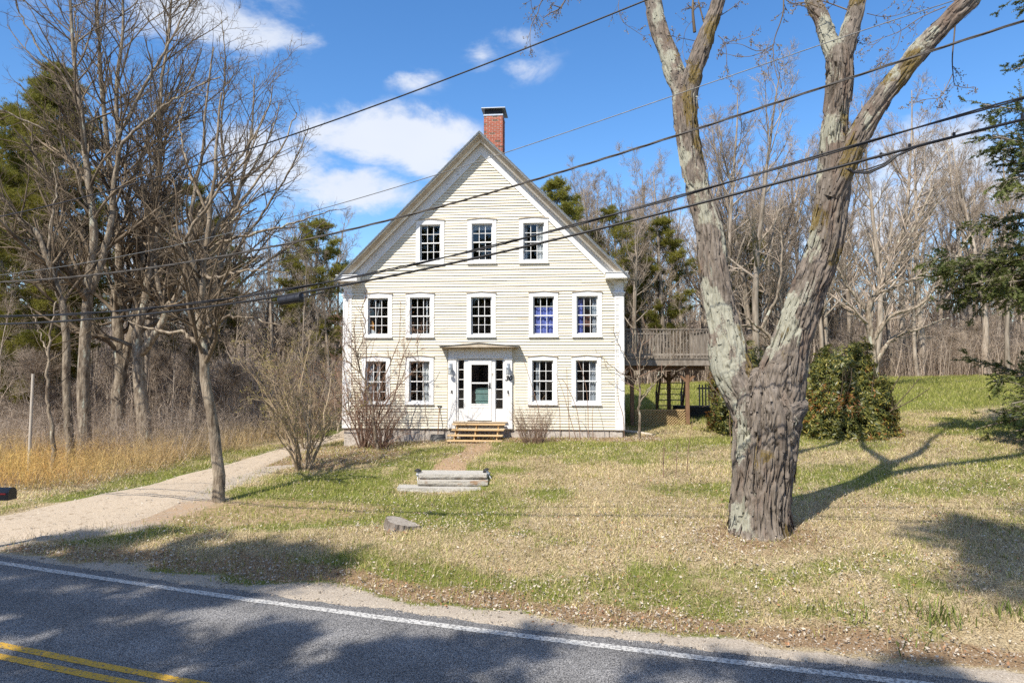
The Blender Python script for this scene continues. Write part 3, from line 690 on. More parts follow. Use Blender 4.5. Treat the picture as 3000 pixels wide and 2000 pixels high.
# windows
pane_mesh = {}
def pane(w, h):
    k = (round(w, 3), round(h, 3))
    if k not in pane_mesh: pane_mesh[k] = MB().box(-w / 2, -.002, -h / 2, w / 2, .002, h / 2).mesh("pane", M['glass'])
    return pane_mesh[k]
def window(x, zt, st, sb, zs):
    m = MB(); wi, wo = .36, .505
    m.box(x - wo, -.05, zs + .05, x - wi, .06, st); m.box(x + wi, -.05, zs + .05, x + wo, .06, st)
    m.prism([(x - wo, st), (x + wo, st), (x + wo, zt - .035), (x, zt + .01), (x - wo, zt - .035)], -.055, .06)
    m.box(x - wi, -.05, zs + .05, x + wi, .06, sb)
    w = m.build("window", M['trim'], HS, bevel=.004)
    m = MB(); m.add([(x - wo - .015, -.085, zt - .045), (x, -.085, zt + .005), (x + wo + .015, -.085, zt - .045), (x - wo - .015, -.085, zt - .02), (x, -.085, zt + .03), (x + wo + .015, -.085, zt - .02),
                     (x - wo - .015, 0, zt - .045), (x, 0, zt + .005), (x + wo + .015, 0, zt - .045), (x - wo - .015, 0, zt - .01), (x, 0, zt + .04), (x + wo + .015, 0, zt - .01)],
                    [(0, 1, 4, 3), (1, 2, 5, 4), (3, 4, 10, 9), (4, 5, 11, 10), (0, 6, 7, 1), (1, 7, 8, 2), (0, 3, 9, 6), (2, 8, 11, 5), (6, 9, 10, 7), (7, 10, 11, 8)])
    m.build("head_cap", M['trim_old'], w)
    m = MB(); m.box(x - wo - .01, -.095, zs, x + wo + .01, .05, zs + .05); m.build("sill", M['trim'], w, bevel=.004)
    mid = (st + sb) / 2
    for lo, hi, y in ((mid - .018, st, .035), (sb, mid + .018, .058)):
        m = MB(); fw = .038
        m.box(x - wi, y, lo, x - wi + fw, y + .03, hi); m.box(x + wi - fw, y, lo, x + wi, y + .03, hi)
        m.box(x - wi + fw, y, lo, x + wi - fw, y + .03, lo + fw); m.box(x - wi + fw, y, hi - fw, x + wi - fw, y + .03, hi)
        cw = (2 * wi - 2 * fw) / 3; chh = (hi - lo - 2 * fw) / 2
        for k in (1, 2): m.box(x - wi + fw + cw * k - .009, y + .003, lo + fw, x - wi + fw + cw * k + .009, y + .027, hi - fw)
        zm = lo + fw + chh
        for k in range(3): m.box(x - wi + fw + cw * k + (.009 if k else 0), y + .003, zm - .009, x - wi + fw + cw * (k + 1) - (.009 if k < 2 else 0), y + .027, zm + .009)
        m.build("sash", M['trim'], w)
        for i in range(3):
            for j in range(2):
                o = link("pane", pane(cw - .004, chh - .004), w, (x - wi + fw + cw * (i + .5), y + .015, lo + fw + chh * (j + .5)), (rr.uniform(-.012, .012), 0, rr.uniform(-.012, .012)))
for wv in WINS: window(*wv)
# entry
m = MB()
for a, b in ((-1.135, -.855), (.835, 1.085)):
    q = MB(); q.box(a, -.075, 1.05, b, .02, 3.42); q.box(a - .02, -.10, 3.42, b + .02, .02, 3.47); q.box(a - .012, -.09, 1.05, b + .012, -.075, 1.30); q.build("entry_pilaster", M['trim'], HS, bevel=.004)
m = MB(); m.box(-1.125, -.07, 3.47, 1.075, .02, 3.78); m.build("entry_frieze", M['trim'], HS, bevel=.004)
m = MB(); m.prism([(-.80, 3.455), (.76, 3.455), (.76, 3.475), (-.02, 3.56), (-.80, 3.475)], -.085, -.07); m.build("entry_pediment", M['trim'], HS)
m = MB()
P = [(-1.37, 3.83), (1.33, 3.83), (1.33, 3.86), (-.02, 3.965), (-1.37, 3.86)]
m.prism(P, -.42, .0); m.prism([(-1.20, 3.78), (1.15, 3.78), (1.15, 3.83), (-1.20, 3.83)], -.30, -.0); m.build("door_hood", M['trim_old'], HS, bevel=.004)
m = MB(); m.prism([(-1.40, 3.862), (-.02, 3.970), (1.36, 3.862), (1.36, 3.876), (-.02, 3.985), (-1.40, 3.876)], -.45, .0); m.build("hood_roof", M['roof'], HS)
m = MB(); m.box(-.855, -.03, 3.425, .835, .06, 3.455)
for x in (-.855, -.81): pass
for a, b in ((-.855, -.80), (-.58, -.46), (.38, .50), (.775, .835)): m.box(a, -.03, 1.30, b, .06, 3.425)
m.build("door_frame", M['trim'], HS, bevel=.004)
m = MB(); m.box(-.95, -.16, 1.255, .93, .02, 1.30); m.build("door_sill", M['trim_old'], HS, bevel=.004)
for a, b in ((-.80, -.58), (.50, .775)):
    m = MB(); m.box(a, .01, 1.30, b, .05, 1.72)
    for k in range(6):
        zz = 1.72 + (3.41 - 1.72) * k / 5; m.box(a, .01, zz - .012, b, .05, zz + .012)
    m.box(a, .01, 1.732, a + .02, .05, 3.398); m.box(b - .02, .01, 1.732, b, .05, 3.398)
    sl = m.build("sidelight", M['trim'], HS)
    for k in range(5):
        h = (3.41 - 1.72) / 5; link("pane", pane(b - a - .044, h - .028), sl, ((a + b) / 2, .03, 1.72 + h * (k + .5)))
m = MB(); a, b, z0, z1 = -.455, .375, 1.33, 3.415; g0, g1_, h0, h1 = -.325, .262, 1.90, 3.24
m.box(a, -.055, z0, g0, -.015, z1); m.box(g1_, -.055, z0, b, -.015, z1); m.box(g0, -.055, z0, g1_, -.015, h0); m.box(g0, -.055, h1, g1_, -.015, z1); m.box(g0, -.05, 2.585, g1_, -.02, 2.635)
for q0, q1, w0, w1 in ((g0 - .03, g1_ + .03, h0 - .03, h0), (g0 - .03, g1_ + .03, h1, h1 + .03)): m.box(q0, -.066, w0, q1, -.055, w1)
m.box(g0 - .03, -.066, h0, g0, -.055, h1); m.box(g1_, -.066, h0, g1_ + .03, -.055, h1)
m.box(-.36, -.064, 1.50, .30, -.055, 1.52); m.box(-.36, -.064, 1.76, .30, -.055, 1.78)
dr = m.build("storm_door", M['trim'], HS, bevel=.003)
for w0, w1 in ((h0, 2.585), (2.635, h1)): link("pane", pane(g1_ - g0, w1 - w0), dr, ((g0 + g1_) / 2, -.035, (w0 + w1) / 2))
m = MB(); m.box(.30, -.07, 2.43, .335, -.055, 2.62); m.box(.285, -.11, 2.50, .325, -.07, 2.52); m.box(.225, -.125, 2.50, .325, -.11, 2.525); m.build("handle", M['black'], dr)
m = MB(); m.box(-.50, .10, 1.30, -.45, .9, 3.42); m.build("inner_door", mat("dark_door", (.05, .06, .075), (.07, .08, .1), 3, .5), HS)
# house number 30
for i, (t, dx) in enumerate((("3", .0), ("0", .125))):
    c = bpy.data.curves.new("digit", 'FONT'); c.body = t; c.size = .235; c.extrude = .008; c.shear = .28; c.offset = .006
    tmp = bpy.data.objects.new("tmp", c); COL.objects.link(tmp); bpy.context.view_layer.update()
    me = bpy.data.meshes.new_from_object(tmp.evaluated_get(bpy.context.evaluated_depsgraph_get())); bpy.data.objects.remove(tmp); me.materials.clear(); me.materials.append(M['black'])
    link("digit", me, HS, (.835 + dx, -.085, 2.70), (math.pi / 2, 0, 0))
# small hooks on the pilasters
for x in (-1.03, .92):
    m = MB(); m.box(x, -.085, 2.26, x + .05, -.075, 2.36); m.box(x + .01, -.12, 2.28, x + .04, -.085, 2.30); m.box(x + .01, -.12, 2.30, x + .04, -.105, 2.33); m.build("wall_hook", M['black'], HS)
m = MB(); m.box(-.20, .12, 1.2, .24, .5, 2.42); m.box(-.22, .10, 2.25, .26, .12, 2.30); m.box(-.22, .10, 2.0, .26, .12, 2.03)
def htop(o, label, cat, group=None):   # things placed in the house frame but free of it
    o.matrix_world = Matrix.Translation((HO[0], HO[1], 0)) @ Matrix.Rotation(-PSI, 4, 'Z') @ o.matrix_basis; return tag(o, label, cat, group)
htop(m.build("storage_box", M['teal']), "stacked green boxes standing behind the lower glass of the front door", "box")
# wall lanterns
def lantern(x, label):
    o = htop(empty("wall_lantern", (x, -.10, 3.0)), label, "lantern", "lanterns beside the front door")
    m = MB(); m.box(-.05, .0, -.02, .05, .025, .28); m.build("back_plate", M['metal'], o)
    m = MB(); m.tube([(0, 0, .22), (0, -.08, .27), (0, -.13, .22)], .009, 6); m.build("arm", M['metal'], o)
    m = MB(); m.lathe([(.075, .14), (.055, .19), (.03, .215), (.012, .235)], 8, (0, -.13, 0)); m.lathe([(.06, -.10), (.075, -.085), (.075, -.07)], 8, (0, -.13, 0))
    for k in range(4):
        t = math.pi / 4 + k * math.pi / 2; m.beam((.068 * math.cos(t), -.13 + .068 * math.sin(t), -.07), (.068 * math.cos(t), -.13 + .068 * math.sin(t), .14), .01, .01)
    m.build("lantern_frame", M['metal'], o)
    MB().lathe([(.055, -.07), (.055, .14)], 8, (0, -.13, 0)).build("glass", M['glass'], o)
    MB().lathe([(.012, -.07), (.022, -.02), (.022, .03), (.006, .07)], 8, (0, -.13, 0)).build("bulb", M['curtain'], o)
lantern(-1.04, "small metal wall lantern on the pilaster without the house number")
lantern(.955, "small metal wall lantern mounted directly above the house number")
# curtains and other things behind the glass
def curtain(x0, x1, z0, z1, m, label, tie=0.0, slant=0.0, name="curtain", cat="curtain", wav=9):
    n = 28; V = []; k = 8
    for j in range(k + 1):
        tz = j / k; z = z0 + (z1 - z0) * tz; pinch = 1 - tie * math.exp(-((tz - .42) / .25) ** 2)
        for i in range(n + 1):
            t = i / n; x = x0 + (x1 - x0) * t * pinch + slant * (1 - tz)
            V.append((x, .15 + .018 * math.sin(t * wav * 2 * math.pi * .5 + .8 * math.sin(tz * 3)) + .01 * math.sin(tz * 5 + t * 7), z))
    Fs = [(j * (n + 1) + i, j * (n + 1) + i + 1, (j + 1) * (n + 1) + i + 1, (j + 1) * (n + 1) + i) for j in range(k) for i in range(n)]
    b = len(V); V += [(x, y + .008, z) for x, y, z in V]; Fs += [tuple(b + i for i in reversed(q)) for q in Fs]
    mb = MB().add(V, Fs); return htop(mb.build(name, m, smooth=True), label, cat)
curtain(2.165 - .34, 2.165 + .34, 4.30, 5.22, M['navy'], "blue gathered curtain filling the lower part of a middle storey window", wav=11)
curtain(3.655 - .33, 3.655 - .16, 4.30, 5.5, M['navy'], "narrow dark blue curtain at the side of the window away from the brown cloth", wav=5)
curtain(3.655 + .17, 3.655 + .34, 4.30, 5.5, M['greycurtain'], "narrow grey blue curtain right of the brown cloth in the end window", wav=5)
curtain(3.655 - .13, 3.655 + .10, 4.55, 4.92, mat("brown_cloth", (.16, .07, .05), (.22, .1, .07), 5, .9), "small brown cloth hanging in the end window below the eave", name="cloth", cat="cloth", wav=3)
curtain(1.83 + .12, 1.83 + .34, 6.87, 8.1, M['curtain'], "pale curtain on the chimney side of the gable window nearest the chimney", wav=6)
curtain(1.83 - .34, 1.83 - .24, 6.87, 8.1, M['greycurtain'], "thin grey curtain edge in the gable window nearest the chimney", wav=3)
curtain(-3.695 - .02, -3.695 + .12, 1.95, 3.34, M['curtain'], "long white curtain panel in the middle of a ground floor window", tie=.5, wav=5)
curtain(-3.695 - .35, -3.695 - .14, 1.95, 3.34, M['greycurtain'], "grey curtain behind the bare bush in the ground floor end window", wav=5)
curtain(-2.155 + .10, -2.155 + .35, 1.98, 3.34, M['curtain'], "bright white curtain drawn aside behind twigs left of the entry", wav=6)
curtain(2.13 - .24, 2.13 - .08, 2.0, 3.36, M['greycurtain'], "grey curtain tied in knots in the window right of the entry", tie=.5, wav=4)
curtain(3.62 + .12, 3.62 + .34, 2.0, 3.36, M['greycurtain'], "grey patterned curtain in the ground floor window nearest the deck", wav=6)
curtain(-2.145 + .18, -2.145 + .24, 4.3, 5.5, M['curtain'], "thin white curtain cord strip in a middle storey window", name="curtain", wav=2)
curtain(.03 - .32, .03 + .32, 7.95, 8.12, M['greycurtain'], "short rolled grey blind at the top of the middle gable window", name="blind", cat="blind", wav=2)
m = MB(); m.beam((-3.72, .12, 4.85), (-3.60, .12, 5.55), .035, .02); htop(m.build("pole", M['curtain']), "slanting white pole leaning inside the middle storey end window", "pole")
m = MB(); m.box(-3.96, .15, 4.33, -3.84, .17, 4.72); m.box(-3.93, .148, 4.72, -3.87, .168, 4.80); htop(m.build("orange_print", M['orange']), "small orange print standing in the middle storey end window", "print")
m = MB(); m.prism([(-3.97, 4.32), (-3.78, 4.32), (-3.82, 4.45), (-3.92, 4.50)], .12, .14); htop(m.build("paper", M['curtain']), "folded white paper below the orange print in the window", "paper")

# wooden steps at the door
st = htop(empty("wooden_steps", (-.06, -.16, 0)), "unpainted new lumber open steps leading up to the white front door", "steps")
for i, (a, b, z) in enumerate(((-.87, .93, 1.235), (-.85, .92, 1.07), (-.95, .90, .905), (-.95, .91, .75))):
    y1 = -.0 - .24 * i
    MB().box(a, y1 - .30, z - .038, b, y1, z).build("tread", M['newwood'], st, bevel=.004)
for x in (-.72, -.05, .70):
    m = MB()
    for i, z in enumerate((1.195, 1.03, .865, .71)):
        y1 = -.24 * i; m.box(x - .02, y1 - .24, max(z - .30, .45), x + .02, y1 - .01, z)
    m.build("stringer", M['newwood'], st)
# snow shovel leaning by the steps
def shovel():
    o = htop(empty("snow_shovel", (-1.42, -.42, .62)), "black snow shovel leaning against the clapboards beside the wooden steps", "shovel")
    MB().tube([(0, 0, .22), (-.02, .36, 1.12)], .016, 8).build("handle", M['brownwood'], o)
    m = MB(); m.tube([(-.10, .37, 1.2), (.06, .37, 1.2)], .014, 6); m.tube([(-.10, .37, 1.2), (-.02, .36, 1.11)], .012, 6); m.tube([(.06, .37, 1.2), (-.02, .36, 1.11)], .012, 6); m.build("grip", M['black'], o)
    V = []; n = 10
    for j in range(6):
        for i in range(n + 1):
            t = i / n - .5; V.append((t * .52, -.12 + .17 * j / 5 - .06 * math.cos(t * math.pi), .0 + .26 * j / 5))
    Fs = [(j * (n + 1) + i, j * (n + 1) + i + 1, (j + 1) * (n + 1) + i + 1, (j + 1) * (n + 1) + i) for j in range(5) for i in range(n)]
    q = MB().add(V, Fs).build("blade", M['black'], o); s = q.modifiers.new("solid", 'SOLIDIFY'); s.thickness = .006
shovel()

# ------------------------------------------------------------------ deck behind the house corner
def deck():
    Y0, Y1 = 26.0, 29.2; X0, X1 = 4.32, 7.72; ZF = 3.47; g = lambda x, y: g1(x, y)
    o = empty("deck", (6.0, 27.5, 0.0), 0, "raised grey timber deck with baluster railing at the side of the house", "deck"); ox, oy = 6.0, 27.5
    def P(name, mb, m, par=None, bevel=.004): 
        mb.v = [(x - ox, y - oy, z) for x, y, z in mb.v]; return mb.build(name, m, par or o, bevel=bevel)
    P("rim_beam", MB().box(X0, Y0, 3.22, X1, Y0 + .05, ZF), M['oldwood']); P("rim_beam", MB().box(X1 - .05, Y0 + .05, 3.22, X1, Y1, ZF), M['oldwood']); P("rim_beam", MB().box(X0, Y1 - .05, 3.22, X1 - .05, Y1, ZF), M['oldwood'])
    for k in range(7): P("joist", MB().box(X0 + .3 + k * .45, Y0 + .05, 3.26, X0 + .34 + k * .45, Y1 - .05, ZF), M['oldwood'])
    nb = 21
    for k in range(nb):
        y = Y0 - .03 + (Y1 - Y0 + .03) * k / nb; P("deck_board", MB().box(X0, y, ZF + .002, X1 + .02, y + (Y1 - Y0) / nb - .012, ZF + .035), M['oldwood'], bevel=0)
    P("carrying_beam", MB().box(X0, Y0 + .28, 3.04, X1 - .3, Y0 + .40, 3.215), M['brownwood'])
    for x, y in ((4.62, Y0 + .27), (6.75, Y0 + .27), (4.62, Y1 - .4), (6.62, Y1 - .4)):
        P("post", MB().box(x - .07, y, g(x, y) - .1, x + .07, y + .14, 3.04), M['brownwood'])
        for s in (-1, 1): P("brace", MB().beam((x + s * .06, y + .07, 2.62), (x + s * .44, y + .07, 3.03), .09, .09, (0, 1, 0)), M['brownwood'])
    def rail(xa, ya, xb, yb, n):
        d = Vector((xb - xa, yb - ya, 0)); 
        P("rail", MB().beam((xa, ya, 4.60), (xb, yb, 4.60), .09, .045), M['oldwood']); P("rail", MB().beam((xa, ya, 3.64), (xb, yb, 3.64), .04, .07), M['oldwood']); 
        for k in range(n):
            t = (k + .5) / n; x, y = xa + d.x * t, ya + d.y * t; j = rr.uniform(-.006, .006)
            P("baluster", MB().beam((x + j, y, 3.50), (x, y, 4.575), .036, .036), M['oldwood'], bevel=0)
    rail(X0, Y0 - .02, X1, Y0 - .02, 27); rail(X1, Y0, X1, Y1, 22); rail(X0, Y1, X1 - .9, Y1, 20)
    for x, y in ((X0 + .03, Y0 + .06), (X1 - .05, Y0 + .06), (X1 - .05, Y1 - .06), (X0 + 1.9, Y1 - .06)): P("rail_post", MB().box(x - .045, y - .045, 3.22, x + .045, y + .045, 4.57), M['oldwood'])
    # stair down behind
    sx0, sx1 = 6.35, 7.45; ya, yb = 28.9, 30.1; zt = 3.4; zb = g(6.8, 30.1)
    stair = P("stair", MB().beam((sx0, ya, zt), (sx0, yb, zb), .05, .22, (0, 0, 1)), M['brownwood']); P("stringer", MB().beam((sx1, ya, zt), (sx1, yb, zb), .05, .22), M['brownwood'], stair)
    for k in range(9):
        t = (k + .6) / 9; P("tread", MB().box(sx0 + .03, ya + (yb - ya) * t - .12, zt + (zb - zt) * t - .03, sx1 - .03, ya + (yb - ya) * t + .12, zt + (zb - zt) * t), M['oldwood'], stair)
    for x in (sx0, sx1): P("handrail", MB().beam((x, ya, zt + .9), (x, yb, zb + .9), .04, .09), M['oldwood'], stair); P("newel", MB().box(x - .04, yb - .04, zb - .1, x + .04, yb + .04, zb + .95), M['oldwood'], stair)
    # lattice skirt between the posts
    lat = P("lattice_skirt", MB().box(4.72, Y0 + .33, g(5.5, Y0) + .62, 6.66, Y0 + .35, g(5.5, Y0) + .66), M['lattice']); zl0, zl1 = g(5.6, Y0) - .02, g(5.5, Y0) + .62
    H = zl1 - zl0; x = 4.72 - H
    while x < 6.66:
        for s in (0, 1):
            a = max(x, 4.72); b = min(x + H, 6.66)
            if b - a < .06: continue
            za, zb_ = zl0 + (a - x), zl0 + (b - x)
            if s: za, zb_ = zl1 - (a - x), zl1 - (b - x)
            P("slat", MB().beam((a, Y0 + .315 + .016 * s, za), (b, Y0 + .315 + .016 * s, zb_), .008, .028, (0, 0, 1)), M['lattice'], lat, bevel=0)
        x += .105
deck()
# small platform with pickets behind the stair
def platform():
    x0, x1, y0, y1 = 7.0, 8.5, 28.2, 29.4; z = g1(7.7, 28.6)
    o = empty("low_platform", (7.7, 28.8, z), 0, "low dark platform with grey pickets behind the deck post", "platform")
    MB().box(-.8, -.6, -.2, .8, .6, .42).build("platform_box", mat("dark_boards", (.03, .026, .022), (.05, .045, .04), 6, .9), o)
    for k in range(6): MB().box(.0 + k * .13, -.62, .42, .05 + k * .13, -.58, 1.35 - .02 * (k % 2)).build("picket", M['oldwood'], o)
    MB().box(-.05, -.58, 1.15, .78, -.55, 1.22).build("rail", M['oldwood'], o)
platform()
# ------------------------------------------------------------------ yard objects
def slab(name, x0, x1, y0, y1, z0, z1, m, label, skew=0.0, cham=(0.0, 0.0), seed=0):
    nx, ny, nz = 34, 6, 5; V = []; ids = {}
    def vid(i, j, k):
        if (i, j, k) in ids: return ids[i, j, k]
        t = i / nx; x = x0 + (x1 - x0) * t; y = y0 + (y1 - y0) * j / ny + skew * (t - .5); z = z0 + (z1 - z0) * k / nz
        e = 0
        if k == 0: x += (cham[0] * (1 - t) ** 8 - cham[1] * t ** 8)
        if j == 0: y += .03 * max(0, 1 - k / 1.5)
        ids[i, j, k] = len(V); V.append((x, y, z)); return ids[i, j, k]
    Fs = []
    for i in range(nx):
        for j in range(ny): Fs += [(vid(i, j, 0), vid(i, j + 1, 0), vid(i + 1, j + 1, 0), vid(i + 1, j, 0)), (vid(i, j, nz), vid(i + 1, j, nz), vid(i + 1, j + 1, nz), vid(i, j + 1, nz))]
        for k in range(nz): Fs += [(vid(i, 0, k), vid(i + 1, 0, k), vid(i + 1, 0, k + 1), vid(i, 0, k + 1)), (vid(i, ny, k), vid(i, ny, k + 1), vid(i + 1, ny, k + 1), vid(i + 1, ny, k))]
    for j in range(ny):
        for k in range(nz): Fs += [(vid(0, j, k), vid(0, j, k + 1), vid(0, j + 1, k + 1), vid(0, j + 1, k)), (vid(nx, j, k), vid(nx, j + 1, k), vid(nx, j + 1, k + 1), vid(nx, j, k + 1))]
    V = np.array(V); n = fbm(V * np.array([3, 9, 9]) + seed * 7.7, 4) - .5; n2 = fbm(V * np.array([3, 9, 9]) + seed * 3.1 + 50, 4) - .5
    low = 1 - sstep(z0, z1, V[:, 2]) * .8
    V[:, 1] += n * .05; V[:, 2] += n2 * .075 * low * (V[:, 2] < z1 - .01) + n2 * .012
    V[:, 0] += (fbm(V * 6 + seed, 3) - .5) * .05 * ((V[:, 0] < x0 + .02) | (V[:, 0] > x1 - .02))
    c = V.mean(0); mb = MB().add(V - c, Fs)
    return tag(mb.build(name, m, loc=c), label, "granite step", "granite slab steps on the lawn")
slab("granite_slab", -2.72, -.72, 16.16, 16.62, .10, .305, M['granite'], "longest lowest granite slab sunk in the lawn grass", seed=1, skew=-.14)
slab("granite_slab", -2.26, -.58, 16.34, 16.9, .315, .435, M['granite_dirty'], "middle rough granite slab with brown stain and lichen", skew=-.10, cham=(.02, .18), seed=2)
slab("granite_slab", -2.25, -.60, 16.56, 17.2, .455, .565, M['granite'], "topmost pale granite slab below the dirt path", skew=-.05, cham=(.10, .05), seed=3)
def path_light(x, y, z, tilt, label):
    o = tag(empty("path_light", (x, y, z)), label, "path light", "small garden lights at the granite steps"); o.rotation_euler = (0, tilt, 0)
    MB().lathe([(.012, -.14), (.02, 0), (.045, .03), (.04, .10)], 12).build("lens", M['curtain'], o)
    MB().lathe([(.085, .10), (.09, .115), (.055, .15), (.02, .165)], 14).build("cap", M['black'], o)
    MB().lathe([(.05, .0), (.052, .02)], 12).build("collar", M['metal'], o)
path_light(-2.30, 16.8, .50, .05, "upright black capped path light at the chipped slab end")
path_light(-.58, 16.85, .52, -.55, "tilted black capped path light leaning beside the top slab")
# stump
def stump():
    cx, cy = -2.02, 12.55; z0 = g1(cx, cy); n = 90; V = []; prof = [(-.06, 1.34), (.02, 1.2), (.06, 1.12), (.10, 1.08), (.135, 1.06)]
    for k, (h, s) in enumerate(prof):
        for i in range(n):
            t = 2 * math.pi * i / n; r = .25 * s * (1 + .10 * math.sin(3 * t + 1)); rg = (fbm(np.array([[math.cos(t) * 5, math.sin(t) * 5, h * 2.]]), 3)[0] - .5) * .12
            q = r + rg * (1.3 if k < 4 else .8); zz = h + (.085 if k > 0 else 0) * (-math.cos(t)) * (h / .135) * .9 - (.02 if k else 0); V.append((q * 1.05 * math.cos(t), q * math.sin(t), zz))
    Fs = [(k * n + i, k * n + (i + 1) % n, (k + 1) * n + (i + 1) % n, (k + 1) * n + i) for k in range(len(prof) - 1) for i in range(n)]
    o = tag(empty("tree_stump", (cx, cy, z0)), "low sawn tree stump with slanting top on the front lawn", "stump")
    MB().add(V, Fs).build("bark", M['maple'], o)
    top = [V[(len(prof) - 1) * n + i] for i in range(n)]; top = [(x * .985, y * .985, z - .004) for x, y, z in top]
    MB().add(top, [tuple(range(n))]).build("cut_face", M['stumptop'], o)
stump()
# mailbox reaching into the frame at the roadside
def mailbox():
    x, y = -8.90, 11.9; z = .845
    o = tag(empty("mailbox", (x, y, g1(x, y)), .0), "black rounded mailbox with red flag at the road edge", "mailbox"); dz = z - g1(x, y)
    prof = [(-.10, 0), (.10, 0), (.10, .11)] + [(.10 * math.cos(t), .11 + .10 * math.sin(t)) for t in np.linspace(.2, math.pi - .2, 9)] + [(-.10, .11)]
    m = MB(); n = len(prof); V = [(-.25, px, dz + pz) for px, pz in prof] + [(.25, px, dz + pz) for px, pz in prof]
    m.add(V, [tuple(range(n - 1, -1, -1)), tuple(range(n, 2 * n))] + [(i, (i + 1) % n, (i + 1) % n + n, i + n) for i in range(n)])
    m.build("box", M['mailbox'], o, bevel=.006)
    m = MB(); m.add([(.25, px * 1.04, dz + pz * 1.02) for px, pz in prof] + [(.265, px * 1.04, dz + pz * 1.02) for px, pz in prof], [tuple(range(n - 1, -1, -1)), tuple(range(n, 2 * n))] + [(i, (i + 1) % n, (i + 1) % n + n, i + n) for i in range(n)]); m.build("door", M['mailbox'], o)
    m = MB(); m.box(.0, -.112, dz + .10, .22, -.104, dz + .125); m.box(-.05, -.112, dz + .08, .02, -.104, dz + .145); m.build("flag", M['red'], o)
    MB().box(-.24, -.05, -.15, -.14, .05, dz).build("post", M['oldwood'], o)
mailbox()
# ground timbers by the corner, leaning wooden pole in the brush
MBt = MB().tube([tuple(at(1828, 1262, 24.2)), tuple(at(1880, 1268, 24.0)), tuple(at(1938, 1280, 23.7))], .05, 8); tag(MBt.build("fallen_log", M['post']), "thin grey log lying on the ground beside the house corner", "log")
a = at(86, 1300, 20.5); b = at(97, 1095, 20.5)
tag(MB().tube([(a[0], a[1], g1(a[0], a[1]) - .1), tuple(b)], [.045, .04], 10).build("wooden_pole", M['post']), "short bare grey pole standing in the brush near the tall pine", "pole")

# ------------------------------------------------------------------ overhead cables
def cable(name, pts, r, m, label, strands=1, twist=0.0, ends=None):
    pts = sorted(pts); u = np.array([p[0] for p in pts], float); v = np.array([p[1] for p in pts], float)
    c = np.polyfit((u - 1500) / 1500, v, 3)
    uu = np.linspace(-900, 3500, 150) if ends is None else np.linspace(ends[0], ends[1], 120)
    vv = np.polyval(c, (uu - 1500) / 1500)
    lo = vv.copy()
    Y = 9.6 / (1 + .33 * (uu - 1500) / F)
    P = np.array([at(a, b, y) for a, b, y in zip(uu, vv, Y)])
    mb = MB(); s = np.r_[0, np.cumsum(np.linalg.norm(np.diff(P, axis=0), axis=1))]
    if strands > 1:
        s2 = np.linspace(0, s[-1], 700); P2 = np.stack([np.interp(s2, s, P[:, k]) for k in range(3)], 1)
        for k in range(strands):
            ph = s2 * twist + 2 * math.pi * k / strands + .6 * np.sin(s2 * .9); off = np.stack([ph * 0, np.cos(ph), np.sin(ph)], 1) * r * 1.1
            mb.tube((P2 + off).tolist(), r, 5)
    else: mb.tube(P.tolist(), r, 8)
    return tag(mb.build(name, m, smooth=True), label, "cable", None)
cable("overhead_cable", [(0, 634), (134, 607), (312, 562), (491, 504), (670, 460), (804, 415), (1000, 344), (1400, 197), (1650, 98), (1897, 0)], .011, M['cable'], "topmost black cable crossing the sky and passing above the chimney")
cable("overhead_cable", [(0, 804), (335, 753), (670, 695), (950, 605), (1281, 506), (1483, 443), (1900, 310), (2000, 272), (2446, 120), (2795, 0)], .006, M['wire'], "thinnest grey wire crossing just below the chimney bricks")
cable("overhead_cable", [(0, 822), (277, 811), (670, 748), (950, 692), (1152, 641), (1418, 567), (1556, 528), (1677, 490), (1900, 425), (2000, 393), (2446, 250), (2759, 138), (3000, 60)], .0085, M['rope'], "twisted three strand cable crossing the gable above the top windows", strands=3, twist=5.0)
cable("overhead_cable", [(0, 925), (446, 904), (848, 851), (950, 825), (1370, 736), (1677, 660), (1900, 600), (2000, 574), (2446, 446), (3000, 286)], .011, M['cable'], "thinner of the two lowest black cables crossing the top windows", strands=2, twist=2.0)
low = [(0, 948), (446, 920), (804, 873), (950, 847), (1354, 760), (1616, 700), (1900, 635), (2000, 610), (2446, 495), (3000, 348)]
cable("overhead_cable", low, .018, M['cable'], "lowest and thickest black cable carrying the splice case")
